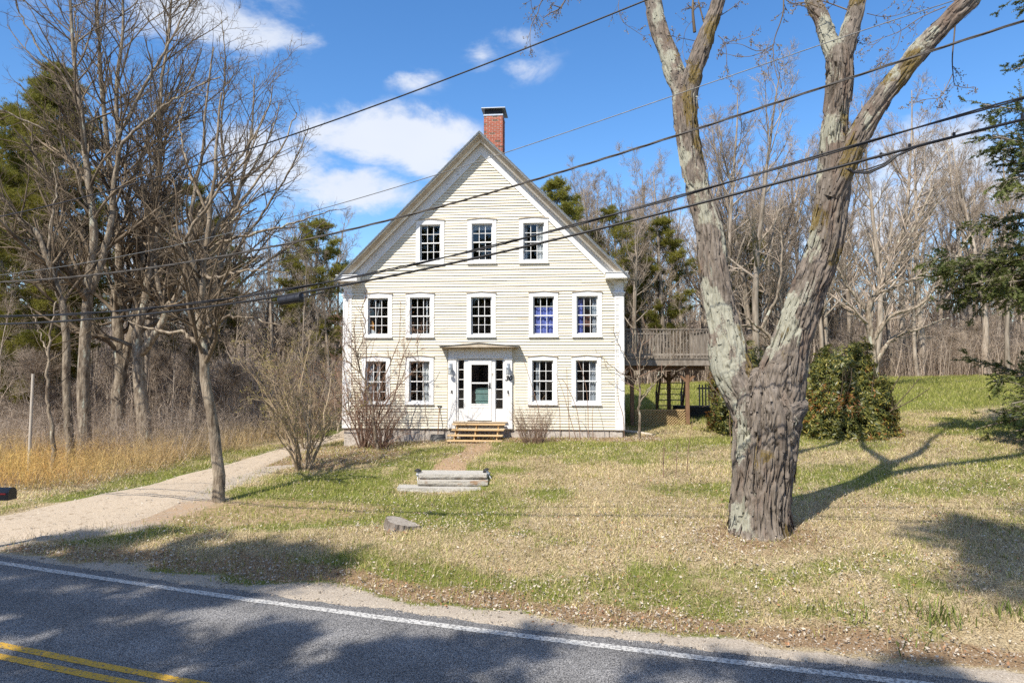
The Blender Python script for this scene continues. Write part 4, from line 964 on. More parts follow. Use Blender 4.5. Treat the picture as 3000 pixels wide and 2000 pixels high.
def splice():
    Yf = lambda u: 9.6 / (1 + .33 * (u - 1500) / F)
    a = at(822, 882, Yf(822)); b = at(882, 872, Yf(882)); d = b - a; d /= np.linalg.norm(d)
    o = tag(empty("splice_case", tuple((a + b) / 2)), "black ribbed cylindrical splice case hanging on the lowest cable", "splice case"); c = (a + b) / 2
    rads = []; pts = []
    for t, r in [(-.19, .03), (-.175, .075), (-.15, .08), (-.145, .072), (-.05, .072), (-.045, .078), (-.03, .078), (-.025, .072), (.08, .072), (.085, .078), (.10, .078), (.105, .072), (.15, .072), (.155, .082), (.18, .08), (.195, .03)]: pts.append(tuple(d * t * 1.15)); rads.append(r)
    MB().tube(pts, rads, 18).build("case", M['mailbox'], o, smooth=False)
    MB().tube([tuple(d * -.62 + np.array([0, 0, .045])), tuple(d * -.25 + np.array([0, 0, -.01])), tuple(d * .25), tuple(d * .6 + np.array([0, 0, .03]))], .012, 6).build("tail", M['cable'], o)
    for t in (-.17, .17, .3): MB().box(-.015, -.012, -.01, .015, .012, .10).build("hanger", M['black'], o, loc=tuple(d * t))
    # slack loops under the same cable near the maple
    o = tag(empty("slack_cable_loop", tuple(at(2550, 480, Yf(2550)))), "bundle of slack cable loops tied under the lowest cable near the maple", "cable"); c = at(2550, 480, Yf(2550))
    for k, (dv, r) in enumerate(((26, .011), (20, .009), (12, .009))):
        P = [at(2488 - 4 * k, 489 + 4, Yf(2488)), at(2495, 500 + dv * .3, Yf(2495)), at(2540, 484 + dv, Yf(2540)), at(2590, 472 + dv * .6, Yf(2590)), at(2625, 452 + dv * .25, Yf(2625)), at(2680, 434, Yf(2680))]
        P = smooth_line(P, 24) - c; P[:, 1] += .02 * k - .03; MB().tube(P.tolist(), r, 7).build("loop", M['cable'], o, smooth=True)
    for u, v in ((2581, 456), (2665, 430), (2795, 397), (2995, 341)):
        p = at(u, v, Yf(u)) - c; MB().box(-.012, -.012, -.03, .012, .012, .035).build("clip", M['black'], o, loc=tuple(p))
splice()

# ------------------------------------------------------------------ trees
def nrm(a): return a / (np.linalg.norm(a, axis=-1, keepdims=True) + 1e-9)
def grow(rg, start, dirn, length, rad, n, wob=.12, up=.05, tip=.35):
    N = len(start); P = np.zeros((N, n + 1, 3)); P[:, 0] = start; d = nrm(np.asarray(dirn, float)); st = (np.asarray(length) / n)[:, None]
    for i in range(n):
        P[:, i + 1] = P[:, i] + d * st
        d = nrm(d + wob * rg.normal(size=(N, 3)) + np.array([0, 0, up]))
    R = np.asarray(rad)[:, None] * np.linspace(1, tip, n + 1)[None]
    return P, R
def sprout(rg, P, R, per, t0, t1, a0, a1, lr, rr_, n, wob=.14, up=.08, lmin=.0, tip=.35, taper=.6, lfix=None, flat=0.0, rmin=.002):
    N, m = P.shape[:2]; L = np.linalg.norm(np.diff(P, axis=1), axis=2).sum(1)
    cnt = np.maximum(0, np.round(per * np.ones(N) * rg.uniform(.75, 1.25, N))).astype(int) if np.isscalar(per) else np.maximum(0, np.round(np.asarray(per))).astype(int)
    ix = np.repeat(np.arange(N), cnt); K = len(ix); t = rg.uniform(t0, t1, K); s = t * (m - 1); i = np.minimum(s.astype(int), m - 2); f = (s - i)[:, None]
    pos = P[ix, i] * (1 - f) + P[ix, i + 1] * f; d = nrm(P[ix, i + 1] - P[ix, i]); r = R[ix, i] * (1 - f[:, 0]) + R[ix, i + 1] * f[:, 0]
    rv = rg.normal(size=(K, 3)); rv[:, 2] *= (1 - flat); pr = nrm(rv - (rv * d).sum(1, keepdims=True) * d); a = rg.uniform(a0, a1, K)[:, None]
    dn = d * np.cos(a) + pr * np.sin(a)
    ln = (L[ix] * lr if lfix is None else np.full(K, lfix)) * rg.uniform(.6, 1.25, K) * (1 - taper * t)
    ln = np.maximum(ln, lmin)
    return grow(rg, pos, dn, ln, np.maximum(r * rr_ * rg.uniform(.8, 1.1, K), rmin), n, wob, up, tip)
def lens(P): return np.linalg.norm(np.diff(P, axis=1), axis=2).sum(1)
def spline(pts, n):
    p = np.array(pts, float); t = np.arange(len(p)); s = np.linspace(0, len(p) - 1, n); o = []
    for x in s:
        i = int(min(x, len(p) - 2)); f = x - i; p0, p1, p2, p3 = p[max(i - 1, 0)], p[i], p[i + 1], p[min(i + 2, len(p) - 1)]
        o.append(.5 * (2 * p1 + (p2 - p0) * f + (2 * p0 - 5 * p1 + 4 * p2 - p3) * f * f + (3 * p1 - p0 - 3 * p2 + p3) * f ** 3))
    return np.array(o)

def forest_tree_meshes(seed, H, r0, low=.3, spread=.8, dens=1.0, twig=.006, fork=True, bark='bark_far', tw='twig_far'):
    rg = np.random.default_rng(seed)
    P0, R0 = grow(rg, np.zeros((1, 3)), [[rg.normal() * .04, rg.normal() * .04, 1]], [H * (.95)], [r0], 14, .035, .03, .12)
    P0[0, 0, 2] = -.4
    T = [tubes(P0, R0, 7)]; C = []
    P1, R1 = sprout(rg, P0, R0, 16 * dens, low, .97, .45, .95, .34 * spread, .55, 8, .09, .10, taper=.55)
    big = R1[:, 0] > .045
    T.append(tubes(P1[big], R1[big], 5)); C.append(tubes(P1[~big], R1[~big], 4))
    P2, R2 = sprout(rg, P1, R1, 8 * dens, .15, 1, .4, .9, .40, .6, 5, .12, .10, rmin=twig * 1.2); C.append(tubes(P2, R2, 3))
    P3, R3 = sprout(rg, P2, R2, 5.5 * dens, .2, 1, .4, .9, .42, .6, 3, .14, .10, rmin=twig, lmin=.35); C.append(tubes(P3, R3, 3))
    P4, R4 = sprout(rg, P3, R3, 2.2 * dens, .2, 1, .4, .9, .6, .8, 2, .14, .08, rmin=twig * .8, lmin=.25); C.append(tubes(P4, R4, 3))
    V, Fq = join(T); t = np_mesh("trunk", V, Fq, M[bark], True); V, Fq = join(C); c = np_mesh("crown", V, Fq, M[tw])
    return t, c
def place_tree(name, meshes, x, y, s, rz, label, cat="tree", group=None, z=None, tilt=(0, 0), names=("trunk", "crown")):
    o = empty(name, (x, y, g1(x, y) if z is None else z), 0, label, cat, group); o.rotation_euler = (tilt[0], tilt[1], rz); o.scale = (s, s, s)
    for nm, me in zip(names, meshes):
        c = link(nm, me, o)
        if nm in ("crown", "twigs"): c["kind"] = "stuff"
    return o
def hero_tree(name, stems, label, seed, bark='bark', twig='twig', dens=1.0, tw=.0045, l1=.30, up=.06, group=None, min_t=.25, k2=1.0, flat=0.0, cat="tree", lcap=5.0, wob=.13):
    """stems: list of (points[(x,y,z)], r_base, r_tip) in world metres"""
    rg = np.random.default_rng(seed); base = np.array(stems[0][0][0], float); T = []; C = []
    for pts, ra, rb in stems:
        p = spline(np.array(pts) - base, 26)[None]; jit = rg.normal(size=p.shape) * .02; p = p + jit
        R = (ra + (rb - ra) * np.linspace(0, 1, 26) ** .8)[None]; T.append(tubes(p, R, 10 if ra > .1 else 7))
        L = lens(p)[0]
        P1, R1 = sprout(rg, p, R, max(3, L * 2.3 * dens), min_t, 1, .45, 1.0, l1, .5, 7, wob, up, taper=.45, rmin=.008)
        ln = lens(P1); 
        if (ln > lcap).any(): P1 = P1[:, :1] + (P1 - P1[:, :1]) * np.minimum(1, lcap / ln)[:, None, None]
        C.append(tubes(P1, R1, 5))
        P2, R2 = sprout(rg, P1, R1, 3.2 * lens(P1) * k2, .12, 1, .4, 1.0, .42, .6, 5, wob, up, rmin=tw * 1.3, flat=flat); C.append(tubes(P2, R2, 4))
        P3, R3 = sprout(rg, P2, R2, 5.2 * lens(P2) * k2, .15, 1, .4, 1.0, .45, .6, 3, .15, up, rmin=tw, lmin=.25, flat=flat); C.append(tubes(P3, R3, 3))
        P4, R4 = sprout(rg, P3, R3, 3.2 * lens(P3) * k2, .2, 1, .4, 1.0, .6, .8, 2, .15, up * .5, rmin=tw * .8, lmin=.16, flat=flat); C.append(tubes(P4, R4, 3))
    V, Fq = join(T); t = np_mesh("trunk", V, Fq, M[bark], True); V, Fq = join(C); c = np_mesh("crown", V, Fq, M[twig])
    return place_tree(name, (t, c), base[0], base[1], 1, 0, label, cat, group, z=base[2])
def px(Y, pts, dY=0.0):
    n = len(pts); return [tuple(at(u, v, Y + dY * i / max(1, n - 1))) for i, (u, v) in enumerate(pts)]
def rooted(pts):  # sink the first point into the ground
    p = list(pts); x, y, z = p[0]; return [(x, y, g1(x, y) - .25)] + p[1:] if True else p

# tall multi stemmed trees left of the driveway
hero_tree("bare_maple", [
    (rooted(px(24, [(252, 1345), (245, 1180), (247, 1000), (262, 850), (275, 700), (262, 560), (250, 440), (235, 320), (215, 150), (205, 0), (195, -180)])), .24, .03),
    (px(24, [(262, 860), (300, 760), (330, 640), (332, 558), (348, 402), (339, 268), (357, 134), (361, 0), (365, -200)], .8), .15, .03),
    (px(24, [(332, 600), (353, 433), (446, 339), (535, 277), (647, 223)], -1.5), .08, .02),
    (px(24, [(348, 420), (357, 384), (424, 250), (482, 152), (527, 67), (576, -20)], .6), .08, .02),
    (px(24, [(235, 330), (190, 230), (120, 150), (60, 40), (30, -60)], -1), .06, .015),
    (px(24, [(255, 600), (200, 450), (130, 380), (40, 340), (-60, 300)], -1.5), .07, .02)], "tall forked bare tree with a straight pale trunk at the left roadside brush", 11)
hero_tree("bare_maple", [
    (rooted(px(27, [(352, 1330), (345, 1200), (352, 1080), (345, 930), (352, 800), (340, 650), (318, 480), (300, 300), (290, 100), (285, -80)])), .30, .03),
    (px(27, [(350, 1100), (385, 980), (400, 880), (410, 760), (440, 640), (470, 480), (464, 357), (480, 200), (500, 40), (505, -60)], 1), .19, .03),
    (px(27, [(345, 900), (310, 780), (250, 680), (190, 560), (100, 480)], 1), .09, .02),
    (px(27, [(350, 720), (393, 513), (455, 379), (500, 300), (560, 200)], -1), .08, .02)], "bare multi stemmed tree with dark split base behind the pale trunk", 12)
hero_tree("bare_maple", [
    (rooted(px(25, [(430, 1330), (415, 1200), (408, 1100), (402, 1030), (399, 980), (415, 930), (446, 739), (464, 650), (455, 560), (468, 430), (475, 250), (500, 60)])), .27, .03),
    (px(25, [(404, 1040), (430, 1015), (473, 950), (490, 900), (527, 850), (553, 716), (560, 600), (593, 450), (600, 335), (625, 134)], -1), .17, .025),
    (px(25, [(527, 850), (580, 760), (640, 690), (720, 600), (800, 500)], -2), .07, .015),
    (px(25, [(482, 930), (440, 700), (428, 560), (482, 420), (540, 300), (590, 150)], .5), .10, .02),
    (px(25, [(553, 716), (616, 571), (714, 446), (780, 330), (800, 250)], -1), .08, .015)], "old bare tree forking low into two crooked limbs beside the driveway bend", 13)
hero_tree("bare_tree", [
    (rooted(px(15.2, [(652, 1452), (640, 1380), (618, 1220), (600, 1060), (586, 980), (585, 900), (592, 820), (600, 730), (616, 640), (630, 535), (635, 400), (648, 268)])), .145, .02),
    (px(15.2, [(590, 990), (570, 1000), (540, 975), (475, 970), (430, 960), (380, 940)], .8), .06, .015),
    (px(15.2, [(592, 980), (610, 960), (650, 935), (675, 925), (740, 935), (820, 955)], -.8), .06, .012),
    (px(15.2, [(586, 860), (560, 760), (545, 700), (616, 590), (714, 470), (780, 330)], -1), .065, .012),
    (px(15.2, [(598, 760), (640, 660), (700, 600), (817, 446), (870, 330)], .8), .06, .012),
    (px(15.2, [(600, 740), (670, 700), (804, 670), (900, 640), (985, 612)], .4), .05, .01),
    (px(15.2, [(592, 800), (620, 815), (680, 800), (760, 790), (850, 800)], -.6), .05, .01),
    (px(15.2, [(616, 640), (560, 520), (530, 400), (535, 300)], .8), .045, .01)], "lone knobbly bare tree standing on the driveway edge with low curved side limbs", 14, dens=1.0, tw=.0035, l1=.30)
hero_tree("bare_tree", [(rooted(px(20, [(160, 1320), (150, 1250), (138, 1150), (140, 1060), (150, 960), (165, 880)])), .075, .02), (px(20, [(142, 1050), (120, 980), (90, 900)], .5), .03, .01)],
    "slim crooked tree leaning in orange brush near the mailbox", 15, tw=.004)
hero_tree("bare_tree", [(rooted(px(23, [(240, 1010), (200, 900), (170, 760), (130, 720), (70, 660), (0, 560), (-60, 500)])), .16, .04)] if False else
    [(rooted(px(22, [(205, 1330), (195, 1100), (190, 930), (170, 850), (140, 770), (105, 680), (60, 640), (0, 570), (-60, 500)])), .14, .04), (px(22, [(140, 770), (150, 650), (165, 560), (150, 450)], 1), .06, .015)],
    "pale leaning tree crossing in front of the tall pine", 16, tw=.005)

hero_tree("bare_maple", [
    (rooted(px(29, [(560, 1300), (590, 1000), (640, 800), (690, 600), (735, 400), (745, 220)])), .20, .02),
    (px(29, [(640, 800), (760, 640), (860, 480), (905, 370)], -1), .08, .015), (px(29, [(600, 950), (740, 800), (880, 700), (960, 645)], 1), .08, .015),
    (px(29, [(690, 600), (650, 400), (660, 200), (650, 60)], .6), .08, .015), (px(29, [(700, 560), (790, 400), (820, 300)], .3), .06, .015)], "wide fanning bare tree behind the driveway whose twigs reach towards the clouds", 17, tw=.006)

# ------------------------------------------------------------------ big maple in front
def bark_tube(cen, rad, along, nseg, amp, seed, lich, flare=None, plates=300):
    cen = np.array(cen, float); L = np.r_[0, np.cumsum(np.linalg.norm(np.diff(cen, axis=0), axis=1))]; n = max(8, int(L[-1] / along))
    p = spline(np.c_[cen, rad], n); C = p[:, :3]; R = p[:, 3]; d = nrm(np.gradient(C, axis=0))
    u = nrm(np.cross(d, np.array([0.02, 1., 0.03]))); w = np.cross(u, d); u = -u; w = w
    th = np.linspace(0, 2 * np.pi, nseg, endpoint=False); s = np.r_[0, np.cumsum(np.linalg.norm(np.diff(C, axis=0), axis=1))]
    TH, S = np.meshgrid(th, s); RR = np.repeat(R[:, None], nseg, 1); ref = R.mean()
    q = np.stack([np.cos(TH) * ref, np.sin(TH) * ref, S * .2 + seed * 13.7], -1)
    warp = (fbm(q * 3.2 + 5, 3) - .5)[..., None] * np.array([.5, .5, .25]) * .35
    a = fbm((q + warp) * np.array([13, 13, 8.5]), 3); ridge = np.clip(np.abs(a - .5) / .10, 0, 1.2)
    plate = np.clip(np.abs(fbm((q + warp) * np.array([25, 25, 20]), 2) - .5) / .12, 0, 1) - .6
    lump = fbm(q * np.array([2.4, 2.4, 5]), 3) - .5
    disp = amp * (ridge * 1.2 - .9 + plate * .6) + lump * ref * .22
    if flare is not None:
        zz = S; disp = disp + flare * np.exp(-zz / .26) * (.35 + .65 * (np.clip(np.sin(TH * 3 + .7) + .5 * np.sin(TH * 5 + 2), -.3, 1.3)))
    rx = RR + disp
    RD = u[:, None, :] * np.cos(TH)[..., None] + w[:, None, :] * np.sin(TH)[..., None]; V = C[:, None, :] + RD * rx[..., None]
    idx = np.arange(n * nseg).reshape(n, nseg); A = idx[:-1]; B = idx[1:]
    Fq = np.stack([A, np.roll(A, -1, 1), np.roll(B, -1, 1), B], -1).reshape(-1, 4)
    side = -(u[:, None, :] * np.cos(TH)[..., None] + w[:, None, :] * np.sin(TH)[..., None])[..., 0]
    ln = fbm(V * np.array([2.6, 2.6, 1.7]) + 9, 4); li = .42 * sstep(.38, .60, ln + lich + side * .07)
    mo = .38 * sstep(.50, .66, fbm(V * np.array([2.2, 2.2, 1.4]) + 31, 4) + .05 * (-side) - .02)
    # loose bark plates lifting off the trunk
    rg = np.random.default_rng(seed + 60); K = plates; pi = rg.integers(0, max(1, n - 16), K); pj = rg.integers(0, nseg, K); hh = rg.integers(6, 20, K); wd = rg.integers(1, 4, K)
    def corner(i, j, o): return V[i, j % nseg] + RD[i, j % nseg] * o[:, None]
    i2 = np.minimum(pi + hh, n - 1); lo = rg.uniform(.006, .024, K) * amp / .04 + .005; hi = rg.uniform(.0, .008, K) + .002
    sk = rg.integers(-1, 2, K)
    Q = np.stack([corner(pi, pj, lo), corner(pi, pj + wd, lo * rg.uniform(.3, 1.2, K)), corner(i2, pj + wd + sk, hi), corner(i2, pj + sk, hi)], 1).reshape(-1, 3)
    FQ = n * nseg + np.arange(K * 4).reshape(K, 4); lq = np.repeat(li[pi, pj], 4); mq = np.repeat(mo[pi, pj], 4)
    return np.concatenate([V.reshape(-1, 3), Q]), np.concatenate([Fq, FQ]), np.concatenate([li.ravel(), lq]), np.concatenate([mo.ravel(), mq])
def maple():
    Y = 11.75; k = Y / F
    def st(pts, dY, y0=0.0): return [tuple(at(u, v, Y + y0 + dY * i / (len(pts) - 1))) for i, (u, v, r) in enumerate(pts)], [r * k * (.94 if v > 1000 else .86) for u, v, r in pts]
    tr = [(2224, 1625, 108), (2228, 1585, 96), (2230, 1530, 84), (2230, 1467, 80), (2238, 1380, 84), (2243, 1290, 88), (2246, 1220, 93), (2241, 1160, 86), (2236, 1115, 66), (2232, 1088, 44), (2230, 1074, 10)]
    lf = [(2232, 1340, 25), (2205, 1240, 48), (2180, 1160, 58), (2148, 1095, 60), (2132, 1020, 54), (2118, 950, 50), (2104, 880, 49), (2086, 760, 46), (2078, 680, 45), (2052, 580, 41), (2030, 490, 39), (2014, 400, 39), (2008, 330, 41), (2006, 270, 40), (2004, 225, 30)]
    la = [(2006, 330, 24), (1992, 255, 36), (1974, 205, 36), (1955, 150, 33), (1932, 90, 31), (1912, 0, 29), (1893, -130, 26), (1860, -330, 22), (1800, -600, 15), (1740, -950, 8), (1700, -1250, 3)]
    lb = [(2008, 330, 24), (2020, 260, 33), (2038, 195, 31), (2066, 115, 29), (2106, 0, 22), (2140, -130, 20), (2190, -350, 16), (2210, -600, 11), (2250, -950, 6), (2270, -1200, 3)]
    rt = [(2245, 1340, 25), (2262, 1240, 64), (2282, 1150, 70), (2294, 1085, 64), (2318, 1000, 56), (2345, 920, 53), (2375, 840, 52), (2402, 760, 51), (2422, 690, 50), (2436, 600, 49), (2443, 535, 48), (2446, 470, 43), (2444, 400, 37), (2449, 330, 34), (2457, 268, 34), (2461, 215, 36), (2460, 165, 34), (2460, 130, 22)]
    ra = [(2460, 215, 22), (2440, 150, 26), (2422, 100, 24), (2405, 50, 23), (2380, 0, 22), (2340, -120, 20), (2280, -330, 15), (2240, -600, 10), (2205, -950, 6), (2185, -1250, 3)]
    rb = [(2462, 215, 24), (2478, 140, 28), (2496, 70, 27), (2515, 0, 26), (2545, -130, 23), (2570, -330, 17), (2575, -600, 12), (2610, -950, 8), (2660, -1250, 3)]
    rl = [(2436, 580, 30), (2470, 500, 36), (2510, 410, 33), (2560, 320, 30), (2620, 240, 29), (2685, 160, 29), (2752, 89, 28), (2830, 10, 28), (2920, -90, 26), (3040, -260, 22), (3160, -520, 15), (3260, -800, 10), (3330, -1100, 4)]
    bl = [(2290, 1215, 60), (2322, 1195, 48), (2350, 1190, 30), (2368, 1190, 8)]
    parts = []; LI = []; MO = []; stems = []
    for pts, dY, y0, al, ns, am, li, fl in ((tr, 0, 0, .018, 230, .058, -.20, .24), (lf, .9, 0, .018, 140, .034, -.03, None), (la, .8, .85, .022, 90, .022, -.04, None), (lb, -.5, .85, .022, 90, .022, -.16, None),
                                   (rt, -.7, 0, .018, 150, .042, -.16, None), (ra, .6, -.65, .022, 80, .02, -.08, None), (rb, -.3, -.65, .022, 80, .02, -.15, None), (rl, -1.2, -.5, .02, 100, .028, -.16, None), (bl, -.1, -.18, .02, 90, .03, -.14, None)):
        c, r = st(pts, dY, y0); V, Fq, a, b = bark_tube(c, r, al, ns, am, len(parts) + 1, li, fl, int(am * 14000)); parts.append((V, Fq)); LI.append(a); MO.append(b); stems.append((c, r))
    V, Fq = join(parts); base = np.array([*stems[0][0][1][:2], 0.0]); me = np_mesh("trunk", V - base, Fq, M['maple'], True); attr_f(me, "lichen", np.concatenate(LI)); attr_f(me, "moss", np.concatenate(MO))
    o = empty("old_maple", base, 0, "huge shaggy barked maple splitting into two trunks on the lawn", "tree"); link("trunk", me, o)
    # crown above the picture and drooping budded twigs
    rg = np.random.default_rng(5); C = []; buds = []
    for c, r in (stems[2], stems[3], stems[5], stems[6], stems[7]):
        P = spline(c, 24)[None] - base; R = np.interp(np.linspace(0, 1, 24), np.linspace(0, 1, len(r)), r)[None]
        P1, R1 = sprout(rg, P[:, 15:], R[:, 15:], 6, .15, 1, .5, 1.1, .5, .30, 9, .12, .05); C.append(tubes(P1, R1, 6))
        P2, R2 = sprout(rg, P1, R1, 6, .2, 1, .4, 1.0, .4, .5, 6, .14, .0, rmin=.006); C.append(tubes(P2, R2, 4))
        P3, R3 = sprout(rg, P2, R2, 5, .2, 1, .4, 1.0, .45, .55, 4, .16, -.04, rmin=.004); C.append(tubes(P3, R3, 3)); buds += list(P3[:, -1])
    droop = [([(1660, -60), (1590, 0), (1575, 40), (1555, 80), (1553, 140)], .012), ([(1600, -90), (1560, -20), (1560, 30), (1590, 70)], .008), ([(1700, -80), (1662, -10), (1640, 25), (1610, 40), (1590, 55)], .016), ([(1640, 22), (1618, 15), (1611, 17)], .011),
             ([(1830, -60), (1812, 10), (1822, 60), (1860, 90), (1890, 108)], .006), ([(2290, -80), (2296, 10), (2290, 55), (2270, 110), (2264, 140), (2240, 155)], .013), ([(2264, 130), (2270, 200), (2290, 260), (2272, 170)], .008), ([(2264, 135), (2220, 150), (2170, 130), (2125, 127)], .007),
             ([(2240, 150), (2200, 165), (2160, 165), (2115, 155)], .006), ([(2104, 105), (2125, 130), (2130, 200), (2131, 230)], .008), ([(2125, 125), (2150, 120), (2200, 105), (2216, 75)], .006), ([(2396, 20), (2360, 8), (2320, 10), (2290, -10)], .012), ([(2400, 50), (2360, 20), (2310, 12)], .010),
             ([(2485, 30), (2430, 10), (2380, -5)], .012), ([(2800, 50), (2796, 100), (2790, 170), (2792, 215), (2796, 250)], .014), ([(2792, 215), (2775, 250), (2755, 285), (2720, 290), (2680, 300), (2660, 320)], .007), ([(2796, 250), (2830, 258), (2855, 255), (2860, 270)], .006),
             ([(2755, 285), (2765, 300), (2775, 320)], .005), ([(2770, 20), (2700, 50), (2640, 90), (2590, 110), (2540, 130)], .009), ([(2640, 90), (2625, 140), (2580, 170), (2568, 215)], .005), ([(2590, 105), (2560, 130), (2510, 125)], .005), ([(2035, 120), (2010, 115), (1975, 108), (1965, 105)], .006), ([(2035, 95), (2030, 40), (2030, 5), (2032, -20)], .03), ([(2062, 65), (2050, 20), (2044, -10)], .018),
             ([(2030, 60), (2008, 90), (2000, 150), (2010, 185)], .005), ([(2090, 60), (2150, 20), (2180, -10)], .009), ([(2540, 40), (2600, 50), (2660, 30), (2680, -20)], .006)]
    for i, (pts, r) in enumerate(droop):
        y = Y + (.7 if pts[0][0] < 2200 else -.8); P = spline(px(y, pts, .3 * ((i % 3) - 1)), 12)[None] - base; R = np.linspace(r, max(.003, r * .4), 12)[None]; C.append(tubes(P, R, 6))
        P2, R2 = sprout(rg, P, R, 6 * lens(P) + 1, .15, 1, .5, 1.2, .30, .6, 6, .18, -.03, rmin=.0028, lmin=.12, taper=.4); C.append(tubes(P2, R2, 4))
        P3, R3 = sprout(rg, P2, R2, 3, .2, 1, .5, 1.1, .45, .8, 3, .2, .0, rmin=.0024, lmin=.06); C.append(tubes(P3, R3, 3))
        buds += list(P2[:, -1]) + list(P3[:, -1]) + list(P2[:, 3]) + list(P3[:, 1])
    V, Fq = join(C); c = link("crown", np_mesh("crown", V, Fq, M['twig']), o); c["kind"] = "stuff"
    B = np.array(buds); K = len(B); tri = []; 
    for k in range(6):
        dv = nrm(rg.normal(size=(K, 3))) * .02; sd = nrm(rg.normal(size=(K, 3))) * .008; tri.append(np.stack([B - sd, B + sd, B + dv], 1))
    V = np.concatenate(tri).reshape(-1, 3); b = link("buds", np_mesh("buds", V, np.arange(len(V)).reshape(-1, 3), mat("maple_buds", (.22, .15, .06), (.34, .25, .09), 9, .8)), o); b["kind"] = "stuff"
maple()
# ------------------------------------------------------------------ conifers
def needle_tufts(rg, P, D, n, L, w, spread=.9):
    K = len(P); Pn = np.repeat(P, n, 0); Dn = np.repeat(D, n, 0); d = nrm(Dn + spread * rg.normal(size=Pn.shape)); sd = nrm(np.cross(d, rg.normal(size=Pn.shape))) * (w / 2)
    l = L * rg.uniform(.7, 1.2, (K * n, 1)); V = np.stack([Pn - sd, Pn + sd, Pn + d * l], 1).reshape(-1, 3)
    return V, np.arange(len(V)).reshape(-1, 3)
def pine_meshes(seed, H, r0, base=.3, R=3.2, tufts=5, w=.02, L=.2, dens=1.0, top=1.0):
    rg = np.random.default_rng(seed); P0, R0 = grow(rg, np.zeros((1, 3)), [[0, 0, 1]], [H], [r0], 14, .02, .02, .1); P0[0, 0, 2] = -.3
    T = [tubes(P0, R0, 8)]; st = []; dr = []; ln = []; rd_ = []
    z = base * H
    while z < H * .985:
        f = (z / H - base) / (1 - base); prof = (math.sin(min(1, f * 1.6 + .22) * math.pi * .5)) * (1 - f ** 1.7) ** .8 + .06
        for k in range(max(3, int(round(5 * dens)))):
            if rg.random() < .12: continue
            a = rg.uniform(0, 2 * np.pi); s = z / H * 14; i = min(int(s), 13)
            st.append(P0[0, i] * (1 - (s - i)) + P0[0, i + 1] * (s - i)); dr.append([math.cos(a), math.sin(a), .12 + .6 * f ** 1.5 + rg.normal() * .12]); ln.append(R * prof * rg.uniform(.6, 1.15)); rd_.append(r0 * .22 * (1 - f * .7))
        z += H * .028 / max(.7, dens) * rg.uniform(.7, 1.4)
    P1, R1 = grow(rg, np.array(st), np.array(dr), np.array(ln), np.array(rd_), 7, .08, .05, .3); C = [tubes(P1, R1, 4)]
    P2, R2 = sprout(rg, P1, R1, 2.6 * lens(P1) + 3, .3, 1, .4, .95, .38, .5, 4, .12, .06, flat=.6, rmin=.008); C.append(tubes(P2, R2, 3))
    pts = np.concatenate([P2[:, 2:].reshape(-1, 3), P1[:, 4:].reshape(-1, 3), P2[:, -1]]); dd = np.concatenate([nrm(np.gradient(P2, axis=1))[:, 2:].reshape(-1, 3), nrm(np.gradient(P1, axis=1))[:, 4:].reshape(-1, 3), nrm(P2[:, -1] - P2[:, -2])])
    pts = np.repeat(pts, tufts, 0); dd = np.repeat(dd, tufts, 0); pts = pts + rg.normal(size=pts.shape) * np.array([.16, .16, .07])
    V, Fn = needle_tufts(rg, pts, dd + np.array([0, 0, .25]), 9, L, w, .75)
    Vt, Ft = join(T); t = np_mesh("trunk", Vt, Ft, M['pine_bark'], True); Vb, Fb = join(C)
    return t, np_mesh("branches", Vb, Fb, M['pine_bark']), np_mesh("crown", V, Fn, M['pine'])
def place_pine(me, x, y, s, rz, label, group=None, name="pine_tree", sz=1.0):
    o = empty(name, (x, y, g1(x, y)), rz, label, "pine tree", group); o.scale = (s, s, s * sz)
    for nm, m in zip(("trunk", "branches", "crown"), me):
        c = link(nm, m, o)
        if nm != "trunk": c["kind"] = "stuff"
    return o
PA = pine_meshes(21, 17.5, .27, .10, 4.0, tufts=6, dens=1.15); PB = pine_meshes(22, 14, .2, .25, 3.5, tufts=4, w=.026, L=.24, dens=.72); PC = pine_meshes(23, 13.5, .2, .40, 3.2, tufts=3, w=.024, L=.22, dens=.7)
def at_ground(u, Y): return (u - 1500) / F * Y
def P_(me, u, Y, vtop, Hm, rz, label, group=None):
    x = at_ground(u, Y) ; zt = CAMH + (1080 - vtop) / F * Y; s = (zt - g1(x, Y)) / Hm
    return place_pine(me, x, Y, s, rz, label, group)
P_(PA, 105, 31, 165, 17.5, .4, "tall dense olive green pine filling the left edge of the picture")
P_(PB, 15, 38, 330, 14, 1.9, "darker pine half hidden behind the tall olive pine")
P_(PB, 560, 40, 545, 14, 2.2, "olive pine showing between the bare trees above the driveway")
P_(PC, 650, 46, 700, 13.5, 1.2, "smaller thin pine between the bare trees above the driveway")
P_(PB, 915, 44, 645, 14, 3.0, "olive pine standing against the clouds left of the house")
P_(PC, 30, 62, 960, 13.5, .5, "distant dark pine low on the left edge behind the wooden pole")
P_(PC, 130, 66, 1010, 13.5, 2.5, "small distant pine just right of the one on the left edge")
P_(PB, 1650, 47, 525, 14, .8, "olive pine rising beside the right roof slope")
P_(PC, 1770, 50, 610, 13.5, 4.0, "thin pine close behind the right roof slope and eave")
P_(PB, 1935, 52, 640, 14, 2.0, "olive pine seen between the house and the maple trunk")
P_(PC, 2180, 55, 640, 13.5, 5.0, "dull green pine seen inside the fork of the maple")
P_(PC, 1840, 56, 760, 13.5, 1.0, "low pine above the deck railing")
P_(PC, 2960, 60, 700, 13.5, 1.0, "pine far behind the hemlock at the right edge")

